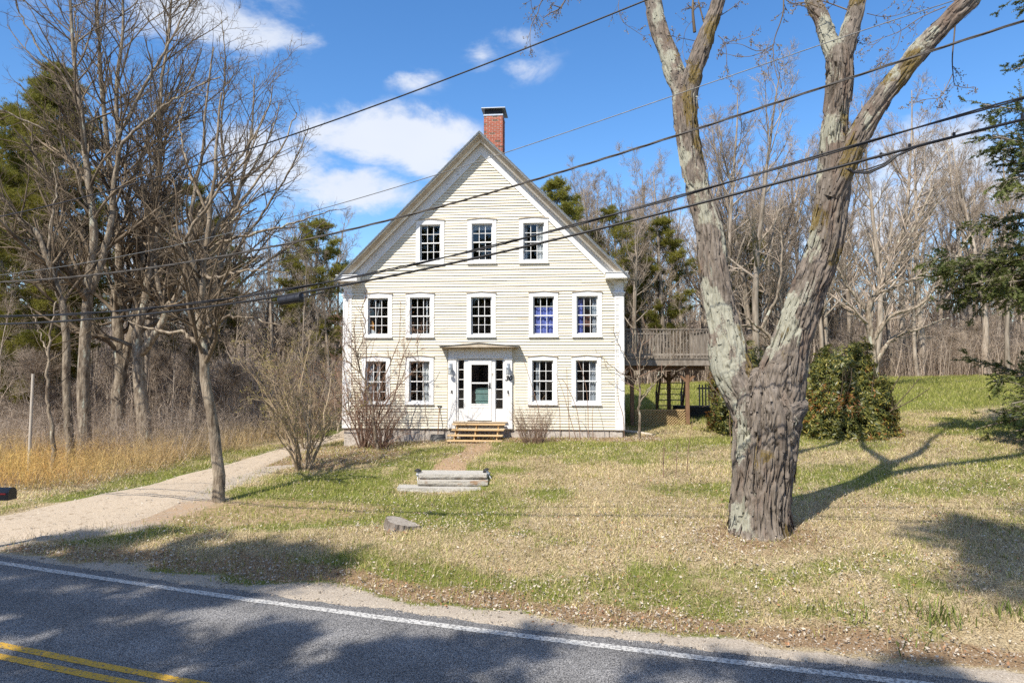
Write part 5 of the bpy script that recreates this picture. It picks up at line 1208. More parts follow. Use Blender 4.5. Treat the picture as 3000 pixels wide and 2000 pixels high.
def hemlock():
    rg = np.random.default_rng(41); x, y = 16.6, 18.2; z0 = g1(x, y); H = 16.5
    P0, R0 = grow(rg, np.zeros((1, 3)), [[.01, 0, 1]], [H], [.26], 14, .015, .02, .08); P0[0, 0, 2] = -.3
    st = []; dr = []; ln = []
    def limb(z, az, L, dz): st.append(np.array([.01 * z, 0, z])); dr.append([math.cos(az), math.sin(az), dz]); ln.append(L)
    k = 0; z = .9
    while z < H - .6:
        f = z / H; 
        L = 4.7 * (1 - f) ** .8 + .35
        if not (1.9 < z < 3.3): limb(z, rg.uniform(0, 6.28), L * rg.uniform(.6, 1.05), rg.uniform(-.1, .25))
        z += .26
    # the boughs that reach into the picture, by height and length
    for z, L, az, dz in ((4.2, 4.6, 3.05, .0), (4.5, 4.9, 3.25, .02), (5.0, 4.2, 3.5, -.03), (5.4, 4.4, 3.0, -.02), (4.0, 3.8, 3.4, .04), (7.6, 4.3, 3.2, .04), (8.0, 3.9, 3.4, .06), (.6, 3.2, 3.2, .02), (.8, 3.8, 3.0, .03), (1.0, 3.6, 3.55, .03), (1.2, 3.9, 3.2, .06), (1.5, 3.5, 3.05, .07), (1.7, 3.0, 3.4, .1), (4.8, 5.0, 3.1, -.03), (5.2, 4.7, 3.3, -.02), (6.2, 3.9, 3.1, .0), (.9, 3.4, 3.1, .0), (1.1, 3.9, 3.35, .04), (.7, 3.0, 3.5, .05), (1.4, 3.1, 2.9, .05), (1.6, 2.6, 3.3, .1), (5.0, 4.9, 3.2, -.02), (4.6, 4.6, 3.4, -.05), (4.4, 4.1, 3.0, .0), (5.5, 3.6, 3.2, .02), (5.9, 3.2, 3.5, .0), (6.6, 3.9, 3.25, -.02), (7.0, 4.0, 3.0, .05), (7.3, 4.2, 3.3, .05), (7.8, 3.6, 3.1, .1), (8.4, 4.1, 3.25, .12), (9.0, 3.2, 3.4, .1), (8.2, 3.0, 3.0, .1), (10.2, 3.0, 3.1, .15), (11.3, 3.3, 3.2, .2)):
        limb(z, az, L, dz)
    P1, R1 = grow(rg, np.array(st), np.array(dr), np.array(ln), .012 + .010 * np.array(ln), 9, .06, -.015, .3); C = [tubes(P1, R1, 5)]
    P2, R2 = sprout(rg, P1, R1, 6.5 * lens(P1) + 2, .18, 1, .5, 1.0, .34, .5, 5, .10, -.05, flat=.75, taper=.55, rmin=.005); C.append(tubes(P2, R2, 3))
    P3, R3 = sprout(rg, P2, R2, 7.5 * lens(P2) + 2, .1, 1, .45, .95, .42, .6, 3, .10, -.08, flat=.7, rmin=.003, lmin=.14); C.append(tubes(P3, R3, 3))
    Vs = []
    for P, m in ((P3, 7), (P2[:, 2:], 5)):   # flat rows of short needles along each twig
        for t in np.linspace(.05, 1, m * 2):
            s = t * (P.shape[1] - 1); i = min(int(s), P.shape[1] - 2); f = s - i; p = P[:, i] * (1 - f) + P[:, i + 1] * f; d = nrm(P[:, i + 1] - P[:, i]); up = np.array([[0, 0, 1.]]) + .35 * rg.normal(size=p.shape); sd = nrm(np.cross(d, up))
            for sg in (-1, 1):
                e = nrm(sd * sg + d * .5 + .25 * rg.normal(size=p.shape)); Vs.append(np.stack([p - d * .013, p + d * .013, p + e * .052 * rg.uniform(.7, 1.4, (len(p), 1))], 1))
            if t > .92:
                Vs.append(np.stack([p - sd * .01, p + sd * .01, p + d * .045], 1))
    V = np.concatenate(Vs).reshape(-1, 3)
    o = empty("hemlock_tree", (x, y, z0), 0, "dark feathery hemlock reaching in from the right edge of the lawn", "tree")
    a, b = tubes(P0, R0, 9); link("trunk", np_mesh("trunk", a, b, M['pine_bark'], True), o)
    a, b = join(C); q = link("branches", np_mesh("branches", a, b, M['bark_far']), o); q["kind"] = "stuff"
    q = link("crown", np_mesh("crown", V, np.arange(len(V)).reshape(-1, 3), M['hemlock']), o); q["kind"] = "stuff"
hemlock()

# ------------------------------------------------------------------ rhododendrons
def rhodo(x, y, rx, ry, h, n, label, seed, dark=1.0):
    rg = np.random.default_rng(seed); z0 = g1(x, y); u = rg.uniform(-1, 1, (n * 3, 3)); u[:, 2] = np.abs(u[:, 2]); r = np.linalg.norm(u, axis=1); u = u[(r > .45) & (r < 1)][:n]
    r = np.linalg.norm(u, axis=1, keepdims=True); dirn = u / r; lump = .48 + .98 * fbm(dirn * 3.0 + seed, 3)[:, None]; rr2 = (.55 + .45 * rg.random((len(u), 1)) ** .35) * lump
    P = dirn * rr2 * np.array([rx, ry, h]); P[:, 2] = np.maximum(P[:, 2], .05); K = len(P)
    out = nrm(dirn / np.array([rx, ry, h]) + np.array([0, 0, .25]) + .3 * rg.normal(size=P.shape)); a0 = nrm(np.cross(out, rg.normal(size=P.shape))); b0 = np.cross(out, a0)
    Vs = []; Cs = []; m = 8; tone = fbm(P * 1.7 + seed, 3)[:, None]
    for k in range(m):
        t = 2 * np.pi * k / m + rg.uniform(-.3, .3, (K, 1)); rad = a0 * np.cos(t) + b0 * np.sin(t); L = .13 * rg.uniform(.75, 1.3, (K, 1)); droop = rg.uniform(-1.0, .2, (K, 1))
        d = nrm(rad + out * droop); sd = nrm(np.cross(d, out)) * .019 * rg.uniform(.8, 1.2, (K, 1)); p0 = P + rad * .01; pm = P + d * L * .55 + out * .008; pt = P + d * L - out * .012
        Vs.append(np.stack([p0, pm - sd, pt, pm + sd], 1))
        w = rg.random((K, 1)); g = np.array([.045, .065, .018]) * (1 - w ** 1.5) + np.array([.24, .225, .05]) * w ** 1.5
        yel = (rg.random((K, 1)) < .10 + .25 * (tone - .45)); g = np.where(yel, np.array([.30, .25, .05]), g)
        br = (rg.random((K, 1)) < np.clip((tone - .52) * 3.0, 0, .6)) & (P[:, 2:3] < h * .75); g = np.where(br, np.array([.26, .115, .03]), g)
        Cs.append(np.repeat((g * dark)[:, None, :], 4, 1))
    V = np.concatenate(Vs).reshape(-1, 3); Cc = np.concatenate(Cs).reshape(-1, 3)
    me = np_mesh("foliage", V, np.arange(len(V)).reshape(-1, 4), M['rhodo']); attr_col(me, Cc)
    o = empty("rhododendron_bush", (x, y, z0), 0, label, "bush"); q = link("foliage", me, o); q["kind"] = "stuff"
    ns = 26; an = rg.uniform(0, 6.28, ns); P1, R1 = grow(rg, np.c_[np.cos(an) * .3, np.sin(an) * .3, np.zeros(ns) - .1], np.c_[np.cos(an) * rx, np.sin(an) * ry, np.full(ns, h) * rg.uniform(.5, 1.4, ns)], np.full(ns, max(rx, h) * .9), np.full(ns, .03), 7, .12, .05, .3)
    P2, R2 = sprout(rg, P1, R1, 9, .3, 1, .4, 1, .35, .5, 4, .15, .05, rmin=.006); a, b = join([tubes(P1, R1, 5), tubes(P2, R2, 3)]); q = link("stems", np_mesh("stems", a, b, M['twig']), o); q["kind"] = "stuff"
rhodo(10.6, 21.6, 1.48, 1.45, 2.85, 4000, "big rounded rhododendron bush with olive and rusty leaves beside the maple trunk", 51)
rhodo(8.0, 23.3, 1.35, 1.3, 2.95, 2600, "darker evergreen bush half hidden behind the maple near the deck", 52, .8)

# ------------------------------------------------------------------ bare shrubs near the house and the driveway
def shrub(name, x, y, stems, h, spread, label, seed, mat_='twig_red', tw=.003, r=.02, k1=5.0, k2=5.0, wob=.10, cat="shrub", buds=None, up=.03, foot=.15):
    rg = np.random.default_rng(seed); a = rg.uniform(0, 2 * np.pi, stems); s = rg.uniform(.15, 1, stems) ** .7 * spread; st = np.c_[np.cos(a) * foot * s / max(spread, .01), np.sin(a) * foot * s / max(spread, .01), np.full(stems, -.05)]
    P1, R1 = grow(rg, st, np.c_[np.cos(a) * s, np.sin(a) * s, np.ones(stems)], h * rg.uniform(.55, 1.1, stems), r * rg.uniform(.5, 1.1, stems), 10, wob, up, .25); L = [tubes(P1, R1, 5)]
    P2, R2 = sprout(rg, P1, R1, k1, .2, 1, .35, .9, .34, .5, 6, wob * 1.2, up, rmin=tw * 1.2); L.append(tubes(P2, R2, 3))
    P3, R3 = sprout(rg, P2, R2, k2, .15, 1, .4, 1.0, .42, .7, 3, .15, up, rmin=tw, lmin=.08); L.append(tubes(P3, R3, 3))
    o = empty(name, (x, y, g1(x, y)), 0, label, cat); a_, b_ = join(L); q = link("stems", np_mesh("stems", a_, b_, M[mat_]), o); q["kind"] = "stuff"
    if buds:
        B = np.concatenate([P3[:, -1], P3[:, 1], P2[:, -1]]); B = B[rg.random(len(B)) < buds[1]]; tri = []
        for k in range(2):
            dv = nrm(rg.normal(size=B.shape)) * buds[2]; sd = nrm(rg.normal(size=B.shape)) * buds[2] * .5; tri.append(np.stack([B - sd, B + sd, B + dv], 1))
        V = np.concatenate(tri).reshape(-1, 3); q = link("buds", np_mesh("buds", V, np.arange(len(V)).reshape(-1, 3), buds[0]), o); q["kind"] = "stuff"
BUD = mat("yellow_green_buds", (.26, .23, .06), (.38, .33, .09), 5, .8); RED = mat("red_buds", (.30, .10, .06), (.40, .16, .10), 5, .8); BRN = mat("brown_dead_leaves", (.28, .13, .06), (.40, .2, .1), 5, .8)
x, y = ground_pt(885, 1378); shrub("bare_shrub", x, y, 17, 3.8, .55, "tall many stemmed bare shrub with pale buds beside the driveway", 61, 'twig_tan', .0035, .034, 12, 9, buds=(BUD, .7, .024), wob=.17)
shrub("bare_shrub", x + .9, y + 3.6, 18, 4.6, .5, "reddish twiggy shrub rising between the driveway and the house corner", 62, 'twig_red', .004, .028, 10, 9, buds=(BRN, .45, .025), wob=.15)
shrub("bare_shrub", x - 1.4, y + 5.0, 14, 4.2, .6, "brown leggy shrub across the driveway from the budding shrub", 66, 'twig_tan', .004, .028, 10, 9, buds=(BUD, .5, .022), wob=.15)
x, y = at_ground(1118, 21.9), 21.9; shrub("bare_shrub", x, y, 85, 2.25, .75, "dense reddish bare shrub below the ground floor windows by the steps", 63, 'twig_red', .003, .012, 5, 5, buds=(RED, .25, .014), wob=.14)
xq, yq = at_ground(1108, 21.7), 21.7
hero_tree("small_tree", [([(xq, yq, g1(xq, yq) - .1)] + px(21.7, [(1092, 1200), (1075, 1140), (1052, 1080), (1040, 1010), (1035, 960)]), .055, .012), (px(21.7, [(1062, 1100), (1020, 1060), (1000, 1000), (1005, 950)], .3), .03, .008), (px(21.7, [(1045, 1050), (1070, 960), (1060, 900), (1085, 860)], -.4), .022, .006), (px(21.7, [(1080, 1150), (1020, 1150), (970, 1165), (930, 1180)], -.3), .02, .006), (px(21.7, [(1250, 1250), (1240, 1120), (1220, 1020), (1235, 970)], -.3), .014, .005)],
          "small crooked dark stemmed tree growing in front of the left corner windows", 64, 'bark', 'twig_red', dens=1.6, tw=.0026, l1=.32, lcap=1.0, k2=1.6, cat="tree")
x, y = at_ground(1562, 22.0), 22.0; shrub("bare_shrub", x, y, 110, 1.4, .52, "low fanning tan shrub at the right side of the steps", 65, 'twig_red', .0026, .008, 3.2, 3.0, buds=(BUD, .3, .014), wob=.07, foot=.3)
def canes():
    o = empty("tall_canes", (at_ground(1690, 22.2), 22.2, g1(at_ground(1690, 22.2), 22.2)), 0, "group of tall thin bare canes in front of the windows right of the door", "canes")
    for u0, v0, pts in ((1590, 1290, [(1578, 1200), (1555, 1120), (1533, 1050)]), (1690, 1290, [(1672, 1230), (1650, 1150), (1628, 1090)]), (1668, 1290, [(1665, 1180), (1662, 1130), (1660, 1075)]), (1700, 1292, [(1690, 1200), (1655, 1120), (1640, 1110)]), (1722, 1292, [(1722, 1180), (1712, 1110), (1692, 1050)]), (1738, 1290, [(1735, 1230), (1738, 1190)]), (1640, 1285, [(1640, 1210), (1632, 1140)])):
        x0 = at_ground(u0, 22.2); p = [(x0, 22.2, g1(x0, 22.2) - .05)] + px(22.2, pts); p = spline(p, 10) - np.array(o.location); MB().tube(p.tolist(), np.linspace(.014, .006, 10).tolist(), 5).build("cane", M['twig_red'], o)
canes()
x0, y0 = at_ground(1872, 22.8), 22.8
hero_tree("young_tree", [([(x0, y0, g1(x0, y0) - .1)] + px(22.8, [(1872, 1210), (1874, 1150), (1872, 1100), (1876, 1040), (1885, 985), (1895, 950)]), .055, .01), (px(22.8, [(1874, 1180), (1895, 1150), (1930, 1110), (1945, 1080), (1975, 1040), (2020, 965)], -.3), .03, .006), (px(22.8, [(1874, 1165), (1905, 1135), (1935, 1090), (1990, 1085), (2030, 1055)], .3), .022, .006),
          (px(22.8, [(1866, 1130), (1830, 1100), (1790, 1070), (1740, 1020)], -.4), .02, .005), (px(22.8, [(1868, 1110), (1840, 1060), (1810, 1000), (1796, 965)], .3), .02, .005), (px(22.8, [(1870, 1120), (1845, 1105), (1800, 1085), (1730, 1055)], .4), .014, .004), (px(22.8, [(1872, 1095), (1895, 1060), (1925, 1000), (1925, 960)], -.3), .018, .005), (px(22.8, [(1872, 1080), (1858, 1000), (1860, 930)], .3), .016, .005)],
          "young open branched bare tree at the right house corner", 67, 'bark', 'twig_red', dens=.8, tw=.003, l1=.25, lcap=.8, k2=.7)
x0, y0 = at_ground(1827, 22.7), 22.7
MBc = MB(); p = spline([(x0, y0, g1(x0, y0) - .05)] + px(22.7, [(1826, 1220), (1812, 1170), (1808, 1110)]), 10); MBc.tube(p.tolist(), np.linspace(.016, .006, 10).tolist(), 5); tag(MBc.build("sapling", M['twig_red']), "single thin bare sapling touching the white right corner board", "sapling")
def stick_saplings():
    rg = np.random.default_rng(77)
    for i, (u, v, h, lab) in enumerate(((1944, 1400, 1.25, "straight thin bare sapling on the lawn below the deck"), (1980, 1400, .95, "short leaning sapling in the lawn thicket near the maple"), (2012, 1385, 1.35, "tallest thin sapling in the lawn thicket left of the maple"), (2141, 1310, 1.3, "thin dark stem standing just left of the maple trunk"))):
        x, y = ground_pt(u, v); P, R = grow(rg, [[0, 0, -.05]], [[rg.normal() * .05, 0, 1]], [h], [.012], 8, .05, .03, .4); P2, R2 = sprout(rg, P, R, 4, .2, .9, .3, .6, .35, .6, 4, .1, .1, rmin=.004)
        a, b = join([tubes(P, R, 5), tubes(P2, R2, 3)]); o = link("sapling", np_mesh("sapling", a, b, M['twig_red']), loc=(x, y, g1(x, y))); tag(o, lab, "sapling")
stick_saplings()

# ------------------------------------------------------------------ woods: individual trees sharing a few meshes
FT = [forest_tree_meshes(100 + i, 17 + i % 3, .20 + .03 * (i % 3), low=.28 + .04 * (i % 3), spread=.85 + .15 * (i % 2), dens=1.08, twig=.008) for i in range(5)]
FS = [forest_tree_meshes(200 + i, 8 + i, .05, low=.15, spread=1.0, dens=.9, twig=.006) for i in range(3)]
FB = [forest_tree_meshes(300 + i, 3.4 + .5 * i, .028, low=.05, spread=1.5, dens=1.25, twig=.006) for i in range(3)]
rg = np.random.default_rng(91)
LZ = ((60, "at the far left edge beside the tall pine"), (230, "just left of the straight pale trunk"), (420, "between the pale trunk and the low forked tree"), (600, "between the low forked tree and the lone driveway tree"), (800, "behind the budding driveway shrub"), (9999, "between the driveway shrub and the house"))
RZ = ((1640, "behind the house roof and chimney"), (1840, "behind the right roof slope and eave"), (2090, "above the deck between house and maple"), (2300, "inside the fork of the maple"), (2480, "behind the right stem of the maple"), (2660, "behind the big rhododendron"), (2830, "beyond the open field left of the hemlock"), (9999, "behind the hemlock boughs"))
def where(x, y):
    u = 1500 + x / y * F
    for lim, ph in (LZ if u < 1000 else RZ):
        if u < lim: return ph
def clear(x, y):
    lx, ly = hloc(x, y)
    return not (-6.6 < lx < 9.5 and -4 < ly < 13) and not in_poly(np.array([x]), np.array([y]), drive_poly)[0]
nL = 0
for k in range(34):
    Y = rg.uniform(28, 62); u = rg.uniform(-260, 900); x = at_ground(u, Y)
    if not clear(x, Y) or (u > 700 and Y < 38): continue
    s = rg.uniform(.62, 1.0) * (.72 if u > 620 else 1) * (Y / 45) ** .4
    place_tree("bare_tree", FT[rg.integers(5)], x, Y, s, rg.uniform(0, 6.28), "slender bare forest tree " + where(x, Y), "tree", "bare trees " + where(x, Y), tilt=(rg.normal() * .03, rg.normal() * .03))
for k in range(26):
    u = rg.uniform(640, 1010); Y = rg.uniform(40, 66); x = at_ground(u, Y); H = CAMH + (1080 - rg.uniform(560, 800)) / F * Y - g1(x, Y); i = int(rg.integers(5))
    if clear(x, Y): place_tree("bare_tree", FT[i], x, Y, H / (17 + i % 3), rg.uniform(0, 6.28), "slender bare forest tree " + where(x, Y), "tree", "bare trees " + where(x, Y), tilt=(rg.normal() * .03, rg.normal() * .03))
def rwood(u, Y, vt, i):
    x = at_ground(u, Y); H = CAMH + (1080 - vt) / F * Y - g1(x, Y); 
    if clear(x, Y): place_tree("bare_tree", FT[i], x, Y, H / (17 + i % 3), rg.uniform(0, 6.28), "slender bare forest tree " + where(x, Y), "tree", "bare trees " + where(x, Y), tilt=(rg.normal() * .025, rg.normal() * .025))
for u, Y, vt, i in ((2120, 47, 210, 0), (2215, 45, 190, 1), (2200, 52, 300, 2), (2560, 47, 250, 3), (2700, 50, 300, 4), (2640, 52, 230, 0), (2820, 55, 330, 1), (2890, 49, 350, 2), (2080, 55, 330, 3), (1960, 56, 560, 4), (1880, 52, 620, 1), (1780, 50, 510, 2), (1830, 56, 490, 0), (1720, 58, 500, 3), (1860, 62, 540, 4), (2340, 56, 420, 2), (2480, 58, 430, 3), (2950, 56, 420, 0)): rwood(u, Y, vt, i)
for k in range(104):
    Y = rg.uniform(47, 76); u = rg.uniform(1560, 3350); rwood(u, Y, rg.uniform(390, 640) if u > 1900 else rg.uniform(520, 650), int(rg.integers(5)))
for k in range(80):   # saplings and bushes along both wood edges
    if k % 2: Y = rg.uniform(27, 52); u = rg.uniform(-250, 980); lab, grp = "thin bare sapling in the woods left of the driveway", "saplings in the left woods"
    else: Y = rg.uniform(47, 62); u = rg.uniform(1500, 3300); lab, grp = "thin bare sapling along the far edge of the field", "saplings beyond the field"
    x = at_ground(u, Y)
    lab = "thin bare sapling " + where(x, Y); grp = "saplings " + where(x, Y)
    if clear(x, Y) and not (u > 560 and Y < 31): place_tree("bare_sapling", FS[rg.integers(3)], x, Y, rg.uniform(.6, 1.05), rg.uniform(0, 6.28), lab, "sapling", grp, tilt=(rg.normal() * .05, rg.normal() * .05))
for k in range(96):
    if k % 2: Y = rg.uniform(26, 44); u = rg.uniform(-250, 960); lab, grp = "low tangled bare bush under the left trees", "bushes under the left trees"
    else: Y = rg.uniform(46.5, 56); u = rg.uniform(1480, 3300); lab, grp = "low tangled bare bush at the far field edge", "bushes at the field edge"
    x = at_ground(u, Y)
    lab = "low tangled bare bush " + where(x, Y); grp = "bushes " + where(x, Y)
    if k % 4 == 1: continue
    if clear(x, Y) and not (u > 560 and Y < 29): place_tree("bare_bush", FB[rg.integers(3)], x, Y, rg.uniform(.6, 1.15), rg.uniform(0, 6.28), lab, "bush", grp, names=("stem", "twigs"))
hero_tree("spreading_tree", [(px(36, [(2545, 1110), (2560, 1040), (2548, 960), (2545, 900), (2580, 840), (2630, 770), (2690, 640), (2740, 540)]), .26, .04), (px(36, [(2556, 1000), (2580, 960), (2620, 920), (2700, 890), (2780, 790), (2840, 690)], -1), .15, .03), (px(36, [(2552, 1100), (2590, 1020), (2625, 985), (2700, 960), (2780, 930)], 1), .15, .03), (px(36, [(2548, 940), (2560, 880), (2610, 760), (2680, 600), (2720, 520), (2790, 420)], 1), .12, .03), (px(36, [(2546, 920), (2480, 830), (2440, 760), (2400, 700)], 0), .11, .03), (px(36, [(2570, 860), (2650, 830), (2740, 780), (2800, 740)], -1), .09, .02)],
          "spreading bare tree with low arching limbs just behind the rhododendron", 95, 'bark', 'twig_far', tw=.006, l1=.28, dens=.9)
hero_tree("spreading_tree", [(rooted(px(33, [(2290, 1110), (2260, 1000), (2190, 930), (2180, 860)])), .13, .03), (px(33, [(2262, 1000), (2200, 960), (2150, 950)], .5), .06, .02), (px(33, [(2230, 960), (2280, 850), (2290, 700), (2270, 600)], .5), .09, .02)], "bare tree glimpsed between the two maple trunks", 96, 'bark', 'twig_far', tw=.006)

# far woods as one mass behind everything that can be told apart
def mass(name, label_kind, pts, hgt, seed, m, per=1, w=.05, lean=.12, cols=None):
    rg = np.random.default_rng(seed); K = len(pts); z = gz(pts[:, 0], pts[:, 1]); B = np.c_[pts, z - .05]; d = nrm(np.c_[rg.normal(size=(K, 2)) * lean, np.ones(K)]); L = hgt * rg.uniform(.5, 1.15, (K, 1))
    mid = B + d * L * .5 + rg.normal(size=(K, 3)) * .04 * L; tip = B + d * L + rg.normal(size=(K, 3)) * .10 * L * np.array([1, 1, .2]); a = rg.uniform(0, np.pi, K); sd = np.c_[np.cos(a), np.sin(a), np.zeros(K)] * w * rg.uniform(.5, 1.2, (K, 1))
    V = np.stack([B - sd, B + sd, mid + sd * .75, mid - sd * .75, tip], 1); o = np.arange(K)[:, None] * 5
    tri = np.concatenate([o + np.array([[0, 1, 2]]), o + np.array([[0, 2, 3]]), o + np.array([[3, 2, 4]])]); Vs = [V.reshape(-1, 3)]; Fs = [tri]; nb = K * 5
    owner = [np.repeat(np.arange(K), 5)]
    for j in range(per):
        t = rg.uniform(.25, .95, (K, 1)); p = B * (1 - t) + tip * t; e = nrm(rg.normal(size=(K, 3)) * np.array([1, 1, .4]) + np.array([0, 0, .7])); l = L * rg.uniform(.12, .32, (K, 1)); s2 = nrm(np.cross(e, rg.normal(size=(K, 3)))) * w * .45
        Vs.append(np.stack([p - s2, p + s2, p + e * l], 1).reshape(-1, 3)); Fs.append(nb + np.arange(K * 3).reshape(-1, 3)); nb += K * 3; owner.append(np.repeat(np.arange(K), 3))
    me = np_mesh(name, np.concatenate(Vs), np.concatenate(Fs), m)
    if cols is not None: attr_col(me, cols(rg, pts)[np.concatenate(owner)])
    return tag(link(name, me), kind="stuff")
def cone(rg, n, u0, u1, Y0, Y1, p=1.0):
    Y = Y0 + (Y1 - Y0) * rg.random(n) ** p; u = rg.uniform(u0, u1, n); return np.c_[(u - 1500) / F * Y, Y]
def keep_clear(p, drive=True):
    lx, ly = hloc(p[:, 0], p[:, 1]); k = ~((lx > -5.6) & (lx < 8.6) & (ly > -3) & (ly < 12))
    if drive: k &= ~in_poly(p[:, 0], p[:, 1], drive_poly)
    return p[k]
def c_grey(rg, p):
    t = rg.random((len(p), 1)); return np.array([.20, .155, .115]) * (1 - t) + np.array([.56, .465, .375]) * t
_b = rg.uniform(-75, 75, 5000); mass("far_woods", None, np.concatenate([cone(rg, 8000, -500, 1500, 60, 150), cone(rg, 9000, 1500, 3500, 62, 150), np.c_[_b, -np.sqrt(np.maximum(0, 75 ** 2 - _b ** 2)) * rg.uniform(.45, .8, 5000) - 14]]), 11, 71, M['brush'], 5, .07, .08, c_grey)
mass("undergrowth", None, keep_clear(np.concatenate([cone(rg, 4200, -350, 1000, 28, 60), cone(rg, 9000, 1450, 3400, 48, 64)])), 3.6, 72, M['brush'], 5, .022, .14, c_grey)
# orange and tan dry brush along the far side of the driveway
def c_brush(rg, p):
    n = np.clip((fbm2(p[:, 0], p[:, 1], .35, 3, 4)[:, None] - .35) * 3, 0, 1); lf = sstep(-8.5, -13.5, p[:, 0])[:, None] * sstep(26, 18, p[:, 1])[:, None]; t = rg.random((len(p), 1))
    a = np.array([.50, .38, .21]) * (.6 + .8 * t); b = np.array([.68, .37, .12]) * (.6 + .8 * t); c = np.array([.60, .49, .17]) * (.6 + .8 * t)
    return a * (1 - lf) + (b * n + c * (1 - n)) * lf
def brush_pts(n):
    Y = rg.uniform(17, 31, n * 3); x = rg.uniform(-27, -4, n * 3); p = np.c_[x, Y]; ed = np.interp(Y, DU[:, 1], DU[:, 0])
    return p[(x < ed - 1.0 - .8 * fbm2(x, Y, .6, 2, 6)) & (x > -.95 * Y - 2)][:n]
mass("dry_brush", None, brush_pts(12500), 1.0, 73, M['brush'], 6, .006, .42, c_brush)
bp = brush_pts(4600); bp = bp[bp[:, 1] > 21.5]; mass("undergrowth", None, bp, 1.9, 74, M['brush'], 10, .006, .3, c_grey)

# ------------------------------------------------------------------ grass, fallen leaves, weeds
def lawn_pts(n, xa, xb, ya, yb, seed):
    r = np.random.default_rng(seed); x = r.uniform(xa, xb, n); y = r.uniform(ya, yb, n); d = rd(x, y); lx, ly = hloc(x, y)
    k = (d > .42) & ~((np.abs(lx) < 4.9) & (ly > -.1) & (ly < 11.1)) & ~in_poly(x, y, drive_poly) & (np.abs(x) < y * .8 + 2)
    return x[k], y[k], d[k], r
def grass(name, n, box, seed, dry):
    x, y, d, r = lawn_pts(n, *box, seed); g, l, gr, di = masks(x, y); p = gr if not dry else np.clip(1.12 - gr, .15, 1)
    p = p * (1 - .8 * l) * (1 - g) * (1 - .95 * di) * np.clip(.25 + 1.9 * (fbm2(x, y, 2.4, 4, 41) - .22), .12, 1); k = r.random(len(x)) < p; x, y = x[k], y[k]; K = len(x); z = gz(x, y)
    a = r.uniform(0, 2 * np.pi, K); tilt = r.uniform(.7, 1.5, K) if dry else r.uniform(.05, .8, K); L = (r.uniform(.05, .13, K) if dry else r.uniform(.04, .11, K)) * (1 + .8 * (y > 26)); L = L * (.7 + .8 * fbm2(x, y, .9, 3, 12))
    dv = np.c_[np.cos(a) * np.sin(tilt), np.sin(a) * np.sin(tilt), np.cos(tilt)] * L[:, None]; sd = np.c_[-np.sin(a), np.cos(a), np.zeros(K)] * (r.uniform(.0025, .005, K) * (1 + y / 22))[:, None]; B = np.c_[x, y, z + (.012 * r.random(K) if dry else 0)]
    V = np.stack([B - sd, B + sd, B + dv], 1).reshape(-1, 3); t = r.random((K, 1)); pat = fbm2(x, y, 1.1, 3, 2)[:, None]
    if dry: c = (np.array([.36, .28, .15]) * (1 - t) + np.array([.84, .71, .44]) * t) * (.55 + .8 * pat)
    else: c = (np.array([.14, .165, .03]) * (1 - t) + np.array([.48, .47, .13]) * t) * (.75 + .5 * pat)
    me = np_mesh(name, V, np.arange(len(V)).reshape(-1, 3), M['blade']); attr_col(me, np.repeat(c, 3, 0)); tag(link(name, me), kind="stuff")
grass("dry_grass", 520000, (-13, 17, 8, 26), 1, True); grass("green_grass", 420000, (-13, 17, 8, 26), 2, False)
grass("dry_grass", 90000, (3, 34, 25, 48), 3, True); grass("green_grass", 200000, (3, 34, 25, 48), 4, False)
def leaves(name, n, box, seed):
    x, y, d, r = lawn_pts(n, *box, seed); g, l, gr, di = masks(x, y); clump = fbm2(x, y, .7, 4, 21); near = sstep(17, 9, y)
    p = np.clip((clump - .36) * 3, .08, 1) * (.25 + .75 * near) + l * .6; p *= (1 - .75 * g); k = r.random(len(x)) < p; x, y = x[k], y[k]; K = len(x); z = gz(x, y) + r.uniform(.01, .06, K)
    a = r.uniform(0, 2 * np.pi, K); s = (.008 + .022 * r.random(K) ** 2)[:, None]; nv = nrm(np.c_[r.normal(size=(K, 2)) * .45, np.ones(K)]); u = nrm(np.cross(nv, np.c_[np.cos(a), np.sin(a), np.zeros(K)])); w = np.cross(nv, u); B = np.c_[x, y, z]; curl = nv * s * r.uniform(-.1, .8, (K, 1))
    V = np.stack([B - u * s + curl, B - w * s * .6, B + u * s + curl * .7, B + w * s * .62], 1).reshape(-1, 3); t = r.random((K, 1)); c = np.array([.22, .165, .115]) * (1 - t) + np.array([.56, .50, .41]) * t; c = np.where(r.random((K, 1)) < .16, np.array([.28, .15, .08]) * (.8 + .6 * t), c)
    me = np_mesh(name, V, np.arange(len(V)).reshape(-1, 4), M['leaf']); attr_col(me, np.repeat(c, 4, 0)); tag(link(name, me), kind="stuff")
leaves("fallen_leaves", 230000, (-13, 15, 7, 24), 31)
def weeds(name, n, seed):
    r = np.random.default_rng(seed); x = r.uniform(-11, 9, n); d = r.uniform(.8, 2.2, n); nn = np.sqrt(1 + wslope(x) ** 2); y = wl(x) + d * nn; L = r.uniform(.12, .42, n) * (.4 + fbm2(x, y, .8, 3, 5)); z = gz(x, y); a = r.uniform(0, 6.28, n)
    k = ~in_poly(x, y, drive_poly); B = np.c_[x, y, z][k]; a = a[k]; L = L[k][:, None]; K = len(B); dv = nrm(np.c_[r.normal(size=(K, 2)) * .4, np.ones(K)]) * L; sd = np.c_[np.cos(a), np.sin(a), np.zeros(K)] * .0032
    V = np.stack([B - sd, B + sd, B + dv], 1).reshape(-1, 3); t = r.random((K, 1)); c = np.array([.34, .23, .12]) * (1 - t) + np.array([.62, .5, .3]) * t
    me = np_mesh(name, V, np.arange(len(V)).reshape(-1, 3), M['blade']); attr_col(me, np.repeat(c, 3, 0)); tag(link(name, me), kind="stuff")
weeds("dry_weeds", 2600, 8)
